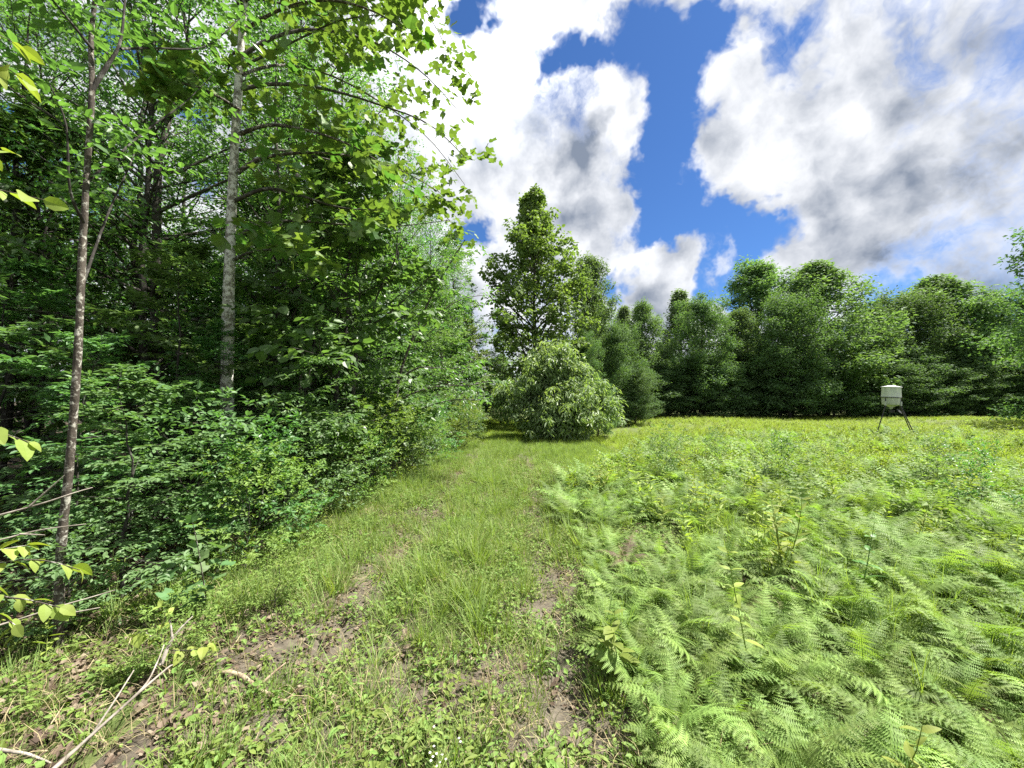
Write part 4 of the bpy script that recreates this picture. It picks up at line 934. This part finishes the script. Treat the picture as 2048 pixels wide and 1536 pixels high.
def frond_matrix(a, tilt, s): return Matrix.Translation((0, 0, -.02)) @ Euler((-tilt, 0, a), 'XYZ').to_matrix().to_4x4() @ Matrix.Scale(s, 4)
FERN_HI = [merge('fern_plant', [(FR_HI[q], frond_matrix(a, t, s)) for a, t, s, q in fern_layout(rnd, rnd.choice((4, 5, 6)))], M_fern) for _ in range(5)]
FERN_LO = [merge('fern_plant_far', [(FR_LO[q], frond_matrix(a, t, s)) for a, t, s, q in fern_layout(rnd, rnd.choice((4, 5, 6)))], M_fern) for _ in range(5)]

def leafy_stalk(seed, h, pairs, size, mat, shape=LONG4, name='weed_stalk', ang=.85, taper=.5, nst=1):
    rng = np.random.RandomState(seed); mb = MB(); frs = []
    for q in range(nst):
        st = np.array([[rng.normal(0, .03 * (nst > 1)), rng.normal(0, .03 * (nst > 1)), -.02]]); d = np.array([[rng.normal(0, .18), rng.normal(0, .18), 1.0]])
        pts = grow(st, d, np.array([h * rng.uniform(.75, 1.1)]), 7, 0, .05, rng); V, Q = tubes(pts, np.linspace(.004, .0012, 7)[None] * h / .5, 3); mb.add(V, Q=Q, tint=.2)
        s = np.linspace(.15, 1, pairs); az = np.arange(pairs) * 2.4 + rng.rand(); p = smooth_path(pts[0], pairs + 2)[1:-1] if pairs > 2 else pts[0][-2:]
        for rep in (0, 1):
            a = az + math.pi * rep; dd = np.stack([np.cos(a), np.sin(a), rng.uniform(.1, .8, pairs)], 1)
            frs.append(dict(pos=p, d=nrm(dd), n=nrm(np.tile(UP, (pairs, 1)) + rng.normal(0, .25, (pairs, 3))), size=size * (1.15 - taper * s) * rng.uniform(.8, 1.2, pairs), tint=rng.uniform(.2, .9, pairs)))
    V, F, ti = leaves_VF(cat_frames(frs), shape); mb.add(V, T=F, tint=ti); return mb.mesh(name, mat)
def herb(seed, n, h, size, mat, shape=WIDE4, spread=.06, name='herb'):
    rng = np.random.RandomState(seed); a = rng.uniform(0, 6.283, n); rr = spread * np.sqrt(rng.rand(n))
    pos = np.stack([np.cos(a) * rr, np.sin(a) * rr, h * rng.uniform(.25, 1, n)], 1); d = np.stack([np.cos(a + rng.normal(0, .6, n)), np.sin(a), rng.normal(.05, .25, n)], 1)
    fr = dict(pos=pos, d=nrm(d), n=nrm(np.tile(UP, (n, 1)) + rng.normal(0, .3, (n, 3))), size=size * rng.uniform(.6, 1.3, n), tint=rng.rand(n))
    V, F, ti = leaves_VF(fr, shape); mb = MB(); mb.add(V, T=F, tint=ti)
    st = np.stack([np.zeros((n, 3)) + [0, 0, -.01], pos], 1); V, Q = tubes(st, np.full((n, 2), .0009), 3); mb.add(V, Q=Q, tint=.3); return mb.mesh(name, mat)

G_LONG = [grass_tuft(i, 46, .40, .05, .95, .0032, M_grass) for i in range(4)]
G_SHORT = [grass_tuft(20 + i, 34, .17, .08, .5, .0024, M_grass, 4) for i in range(4)]
G_HAY = [grass_tuft(40 + i, 40, .42, .16, .35, .0045, M_hay, 4, 'meadow_tuft') for i in range(3)]
W_FIELD = [leafy_stalk(60 + i, .55, 9, .12, M_weed, LONG2, nst=3) for i in range(4)]
W_NEAR = [leafy_stalk(70 + i, .42, 7, .11, M_weed, LONG4, nst=1) for i in range(3)]
HERBS = [herb(80 + i, (9, 12, 14, 10)[i], (.05, .04, .08, .10)[i], (.027, .021, .026, .036)[i], M_herb, (WIDE4, WIDE4, LEAF4, LEAF4)[i]) for i in range(4)]
LITTER = [herb(90 + i, 7, .012, .06, M_litter, (LEAF4, WIDE4, TULIP)[i], .12, 'litter_patch') for i in range(3)]
STRAW = [grass_tuft(95 + i, 14, .22, .10, 1.6, .0018, M_straw, 4, 'straw_tuft') for i in range(2)]

rs = np.random.RandomState(404)
def region(x0, x1, y0, y1, dens):
    n_ = int((x1 - x0) * (y1 - y0) * dens); return rs.uniform(x0, x1, n_), rs.uniform(y0, y1, n_)
def in_view(X, Y, m=1.0): return (np.abs(X) < Y * 1.42 + m) & (Y > .75)
def fern_edge(Y):   # left limit of the fern bed
    return np.interp(Y, [0, 1.5, 3, 5, 7, 8.5, 12, 16], [.42, .50, .62, .55, .75, 1.7, 3.9, 6.0]) + .22 * (vnoise(Y, Y * 0, .7, 31) - .5)
def eul(n_, tilt=.1): return np.stack([rs.normal(0, tilt, n_), rs.normal(0, tilt, n_), rs.uniform(0, 6.283, n_)], 1)
def scl3(lo, hi, n_, zf=0.0):
    s_ = rs.uniform(lo, hi, n_); return np.stack([s_, s_, s_ * (1 + rs.uniform(-zf, zf, n_))], 1)

# ferns: the ones that show largest are plants of their own
X, Y = region(.3, 26, .9, 17.5, 21)
Xn, Yn = region(.3, 7, .9, 5.5, 22); Ye = np.arange(1.1, 8.2, .13); Xe = fern_edge(Ye) + .12 + rs.uniform(0, .12, len(Ye)); X = np.concatenate([X, Xn, Xe]); Y = np.concatenate([Y, Yn, Ye]); forced = np.concatenate([np.zeros(len(X) - len(Xe), bool), np.ones(len(Xe), bool)])
clump = vnoise(X, Y, .95, 53) * .6 + vnoise(X, Y, 3.5, 52) * .4
keep = in_view(X, Y, .5) & (X > fern_edge(Y) + .1) & (forced | (rs.rand(len(X)) < np.clip((clump - .18) * 4, .3, 1))) & (rs.rand(len(X)) < np.clip((17.5 - Y) / 6, 0, 1))
yellow_patch = ((X - 12.5) / 4.0) ** 2 + ((Y - 10.3) / 1.3) ** 2 < 1
keep &= ~yellow_patch & (np.hypot(X, Y) > 1.15)
X, Y = X[keep], Y[keep]
dist = np.hypot(X, Y); order = np.argsort(dist + np.where(np.abs(X) > Y * 1.33, 50, 0)); X, Y, dist = X[order], Y[order], dist[order]
NF = 300
for i in range(min(NF, len(X))):
    s = .62 + .42 * rnd.random(); s *= (.66 + .5 * float(vnoise(X[i], Y[i], .95, 53))) * (.72 if dist[i] < 3.2 else .85)
    o = empty('fern', (X[i], Y[i], float(hgt(X[i], Y[i])))); o.scale = (s, s, s)
    tag(o, 'feathery light green fern in the fern bed right of the track', 'fern', 'ferns in the bed right of the track')
    for a, t, fs, q in fern_layout(rnd, rnd.choice((3, 4, 5, 5, 6, 7))):
        f = bpy.data.objects.new('frond', FR_HI[q]); COL.objects.link(f); f.parent = o; f.rotation_euler = (-t, 0, a); f.scale = (fs, fs, fs)
X, Y, dist = X[NF:], Y[NF:], dist[NF:]
sc_ = (.62 + .5 * rs.rand(len(X))) * (.66 + .55 * vnoise(X, Y, .95, 53)); S3 = np.stack([sc_] * 3, 1)
nr = dist + rs.rand(len(X)) * 4 < 9.5
scatter('fern_bed', FERN_HI + FERN_LO, X, Y, eul(len(X), .12), S3, np.where(nr, rs.randint(0, 5, len(X)), rs.randint(5, 10, len(X))), 'mass of ferns filling the clearing right of the track beyond the nearest plants')

# grass among the ferns and along the track
def band(n_lo, n_hi, *a): pass
X, Y = region(-4.5, 14, .8, 9, 34)
u = X - track_x(Y); cl = vnoise(X, Y, .55, 61) * .55 + vnoise(X, Y, 1.7, 62) * .45
mid = np.exp(-(u / .38) ** 2); lft = np.exp(-((u + 1.35) / .35) ** 2) * (Y > 2.6); frn = (X > fern_edge(Y) - .25)
pr = (1 - .8 * (np.exp(-((u - .78) / .25) ** 2) + np.exp(-((u + .74) / .25) ** 2))) * np.clip(mid * .55 * np.clip(Y / 3, .55, 1.2) + lft * .5 + frn * .75 + np.exp(-((X - fern_edge(Y)) / .3) ** 2) * .8 + .08, 0, 1) * np.clip((cl - .32) * 4.2, 0, 1.4)
bare = (u < -.95) & (Y < 2.9)
keep = in_view(X, Y, .6) & (rs.rand(len(X)) < pr * np.where(bare, .25, 1)) & (X > edge_x(Y) - .1); X, Y = X[keep], Y[keep]
scatter('long_grass', G_LONG, X, Y, eul(len(X), .15), scl3(.45, 1.0, len(X)), rs.randint(0, 4, len(X)), 'long arching grass tufts on the track and between the ferns')
X, Y = region(-3.2, 3, .8, 22, 150)
u = X - track_x(Y); cl = vnoise(X, Y, .35, 63) * .5 + vnoise(X, Y, 1.2, 64) * .5
rut = np.exp(-((u - .78) / .20) ** 2) + np.exp(-((u + .74) / .20) ** 2)
pr = np.clip((cl - .18 + .03 * np.clip(Y - 3, 0, 10)) * 2.4, 0, 1) * (1 - np.clip(.95 - .03 * np.clip(Y, 0, 12), .1, 1) * np.clip(rut * 1.1, 0, 1))
pr = pr * np.where((u < -.95) & (Y < 2.9), .12, 1)
keep = in_view(X, Y, .6) & (rs.rand(len(X)) < pr) & (X > edge_x(Y) - .1) & (X < fern_edge(Y) + .3 + np.clip(Y - 8, 0, 4)); X, Y = X[keep], Y[keep]
scatter('short_grass', G_SHORT, X, Y, eul(len(X), .15), scl3(.55, 1.25, len(X), .2), rs.randint(0, 4, len(X)), 'short grass covering the track and its verge')
# low herbs
frn_ = lambda a, b_: a > fern_edge(b_) + .1
X, Y = region(-4.2, 5.0, .8, 10, 420)
u = X - track_x(Y); cl = vnoise(X, Y, .28, 65) * .55 + vnoise(X, Y, .9, 66) * .45
rut = np.exp(-((u - .78) / .2) ** 2) + np.exp(-((u + .74) / .2) ** 2)
pr = np.clip((cl - .24) * 2.8, .05, 1) * (1 - .55 * np.clip(rut, 0, 1)) * np.where((u < -.95) & (Y < 2.9), .5, 1) * np.where(frn_(X, Y), .5, 1)
keep = in_view(X, Y, .6) & (rs.rand(len(X)) < pr) & (X > edge_x(Y) - .8); X, Y = X[keep], Y[keep]
scatter('low_herbs', HERBS, X, Y, eul(len(X), .15), scl3(.6, 1.35, len(X)), rs.randint(0, 4, len(X)), 'low broad-leaved herbs on the track and its verge')
# leaf litter and straw
X, Y = region(-8, 3.5, .8, 9, 170); u = X - track_x(Y)
pr = np.clip(.9 - np.clip(X - edge_x(Y) - .6, 0, 3) * .55, .2, 1); pr = np.where((u < -.8) & (Y < 3.2), 1, pr)
keep = in_view(X, Y, .6) & (rs.rand(len(X)) < pr); X, Y = X[keep], Y[keep]
scatter('leaf_litter', LITTER, X, Y, eul(len(X), .2), scl3(.3, .75, len(X)), rs.randint(0, 3, len(X)), 'brown dead leaves lying under the woods edge and on the track', .012)
X, Y = region(-3.0, 1.2, .8, 10, 55); keep = in_view(X, Y, .6) & (X > edge_x(Y)); X, Y = X[keep], Y[keep]
scatter('dry_straw', STRAW, X, Y, eul(len(X), .3), scl3(.5, 1.1, len(X)), rs.randint(0, 2, len(X)), 'dry straw and dead grass on the track', .005)
# field: meadow grass and leafy weeds
X, Y = region(.2, 62, 7.5, 44, 20)
dens = np.clip(1.25 - Y / 60, .3, 1)
cl = vnoise(X, Y, 2.2, 67) * .6 + vnoise(X, Y, .8, 68) * .4
keep = in_view(X, Y, 1.0) & (rs.rand(len(X)) < dens * np.clip((cl - .15) * 2.2, .2, 1)) & (X > fern_edge(np.minimum(Y, 8)) + .1) & (Y < 31.5 + X * .15) & (X > np.interp(Y, [0, 12, 16, 24, 31], [0, 1.0, 1.6, 4, 7]))
X, Y = X[keep], Y[keep]
strip = np.clip(1 - (X - np.interp(Y, [7, 12, 24, 40], [.6, 1.6, 5, 9])) / 2.5, 0, 1)  # low mown-like strip beside the track
S = scl3(.5, 1.05, len(X)); S *= (1 - .5 * strip)[:, None] * np.clip(.8 + .4 * (vnoise(X, Y, 3, 69) - .5), .5, 1.1)[:, None]; S[:, :2] *= (1 + np.clip(Y - 15, 0, 20) / 25)[:, None]; S *= (1 - .4 * np.clip((Y - 17) / 10, 0, 1))[:, None]
weed = rs.rand(len(X)) < np.where(strip > .3, .12, .55)
scatter('meadow_growth', G_HAY + W_FIELD, X, Y, eul(len(X), .1), S, np.where(weed, rs.randint(3, 7, len(X)), rs.randint(0, 3, len(X))), 'yellow green grass and leafy weeds covering the field')
# sunlit grass beyond the end of the track
X, Y = region(-7, 8, 14, 30, 26); keep = (X > edge_x(Y) - .5) & (X < np.interp(Y, [14, 31], [1.8, 7]) + .5); X, Y = X[keep], Y[keep]
scatter('glade_grass', G_HAY, X, Y, eul(len(X), .1), scl3(.3, .55, len(X)) * 1.2, rs.randint(0, 3, len(X)), 'sunlit grass at the end of the track')
# forest floor seedlings
X, Y = region(-14, -1.5, 1.2, 20, 9); keep = in_view(X, Y, 1) & (X < edge_x(Y) + .3) & (X > edge_x(Y) - 6); X, Y = X[keep], Y[keep]
scatter('forest_seedlings', W_NEAR + G_LONG[:1], X, Y, eul(len(X), .2), scl3(.4, 1.0, len(X)), rs.randint(0, 4, len(X)), 'seedlings and weeds on the shaded floor of the woods')

# ------------------------------------------------------------------ weeds that stand out
def weed_thing(name, label, px, py, h, seed, pairs=6, size=.12, mat=None, shape=None, cat='plant', nst=1, group=None):
    D = CAM_H * F_PX / (py - 800.0); p = P(px, py, D)
    me = leafy_stalk(seed, h, pairs, size, mat or M_weed, shape or LONG4, name, nst=nst)
    o = obj(name, me, None, (p[0], D, float(hgt(p[0], D)))); tag(o, label, cat, group); return o
big = fine_leaf(.22, 7, .12, .3)
weed_thing('leafy_weed', 'broad-leaved weed standing at the left edge of the ferns beside the right rut', 1225, 1330, .42, 1, 5, .14, M_herb, big, nst=2)
weed_thing('leafy_weed', 'broad-leaved weed among grass at the fern edge, just behind the larger one', 1190, 1220, .34, 2, 5, .11, M_herb, big, nst=2)
weed_thing('leafy_weed', 'yellow green lance-leaved plant at the bottom edge among the nearest ferns', 1790, 1570, .48, 3, 6, .09, M_weed, big)
weed_thing('leafy_weed', 'young upright weed with dark stem in the middle of the ferns', 1500, 1330, .72, 4, 7, .11, None, big)
weed_thing('leafy_weed', 'small broad-leaved plant at the bottom of the track near the right rut', 1070, 1530, .12, 5, 3, .07, None, big)
weed_thing('leafy_weed', 'yellow-leaved sprout near the middle of the fern bed', 1720, 1200, .7, 6, 5, .12, M_tulip, big)
yb = [(1880, 985, .75, 'bushy young tree sprouting in the field in front of the feeder'), (1560, 975, .7, 'dark blue-green sapling in the field left of the feeder'), (1330, 960, .8, 'small blue-green sapling in the field near the grass strip'), (1960, 1040, .7, 'thin upright sapling near the right border of the field'), (1430, 930, .7, 'little sapling in the field behind the ferns, between grass strip and feeder')]
for i, (px, py, h, lab) in enumerate(yb):
    D = CAM_H * F_PX / (py - 800.0); p = P(px, py, D); put_tree('field_sapling', SHR[i % 2], p[0], D, h / 1.3 * 1.0, i, lab, 'sapling', 'saplings sprouting in the field', .8)
X, Y = region(.6, 22, 1.2, 16, 2.6); cl = vnoise(X, Y, 1.5, 71); keep = in_view(X, Y, .6) & (X > fern_edge(Y) + .3) & (rs.rand(len(X)) < np.clip((cl - .35) * 3, .1, 1)) & (np.hypot(X, Y) > 4.2); X, Y = X[keep], Y[keep]
scatter('leafy_shoots', W_NEAR + W_FIELD[:2], X, Y, eul(len(X), .15), scl3(.9, 1.5, len(X)), rs.randint(0, 5, len(X)), 'leafy shoots growing up through the ferns')
# brown withered fern
D = CAM_H * F_PX / (1140 - 800.0); p = P(1252, 1140, D)
dead = [merge('withered', [(FR_HI[q], frond_matrix(a, t + .2, s)) for a, t, s, q in fern_layout(rnd, 5)], M_litter)]
tag(obj('withered_fern', dead[0], None, (p[0], D, .12)), 'brown withered fern at the left edge of the fern bed', 'fern'); bpy.data.objects['withered_fern'].scale = (.62, .62, .55)
# tiny white flowers at the bottom of the track
white = plain_mat('white_petal', (.72, .72, .70), (.85, .85, .83), rough=.6, bump=0)
rw = random.Random(3); dsk = plain_mat('flower_disc', (.5, .38, .04), (.6, .45, .06), rough=.7, bump=0)
def flower_meshes():
    mb = MB()
    for k in range(9):
        a = k * 6.283 / 9; c, s_ = math.cos(a), math.sin(a)
        mb.add([[0, 0, 0], [c * .5 - s_ * .18, s_ * .5 + c * .18, .05], [c, s_, .0], [c * .5 + s_ * .18, s_ * .5 - c * .18, .05]], T=[[0, 2, 1], [0, 3, 2]])
    V, Q = lathe([(.0, .12), (.2, .1), (.26, .02)], 8); m2 = MB(); m2.add(V, Q=Q); V, Q = tubes(np.array([[[0, 0, 0], [.4, .3, -7], [.2, .2, -14]]]), np.full((1, 3), .08), 3); m3 = MB(); m3.add(V, Q=Q, tint=.3)
    return mb.mesh('petals', white), m2.mesh('disc', dsk), m3.mesh('stem', M_grass)
FM = flower_meshes()
for px, py in [(868, 1492), (873, 1507), (866, 1513), (862, 1521), (879, 1524), (892, 1518), (918, 1476), (921, 1483), (868, 1453), (874, 1532), (860, 1505), (884, 1509)]:
    D = 1.5 * F_PX / (py - 800.0); p = P(px, py, D); o = empty('daisy', (p[0], p[1], p[2])); o.scale = (.0058,) * 3
    tag(o, 'tiny white daisy-like flower in the grass at the bottom of the track', 'flower', 'tiny white flowers at the bottom of the track')
    for nm, me in zip(('petals', 'disc', 'stem'), FM): obj(nm, me, o)
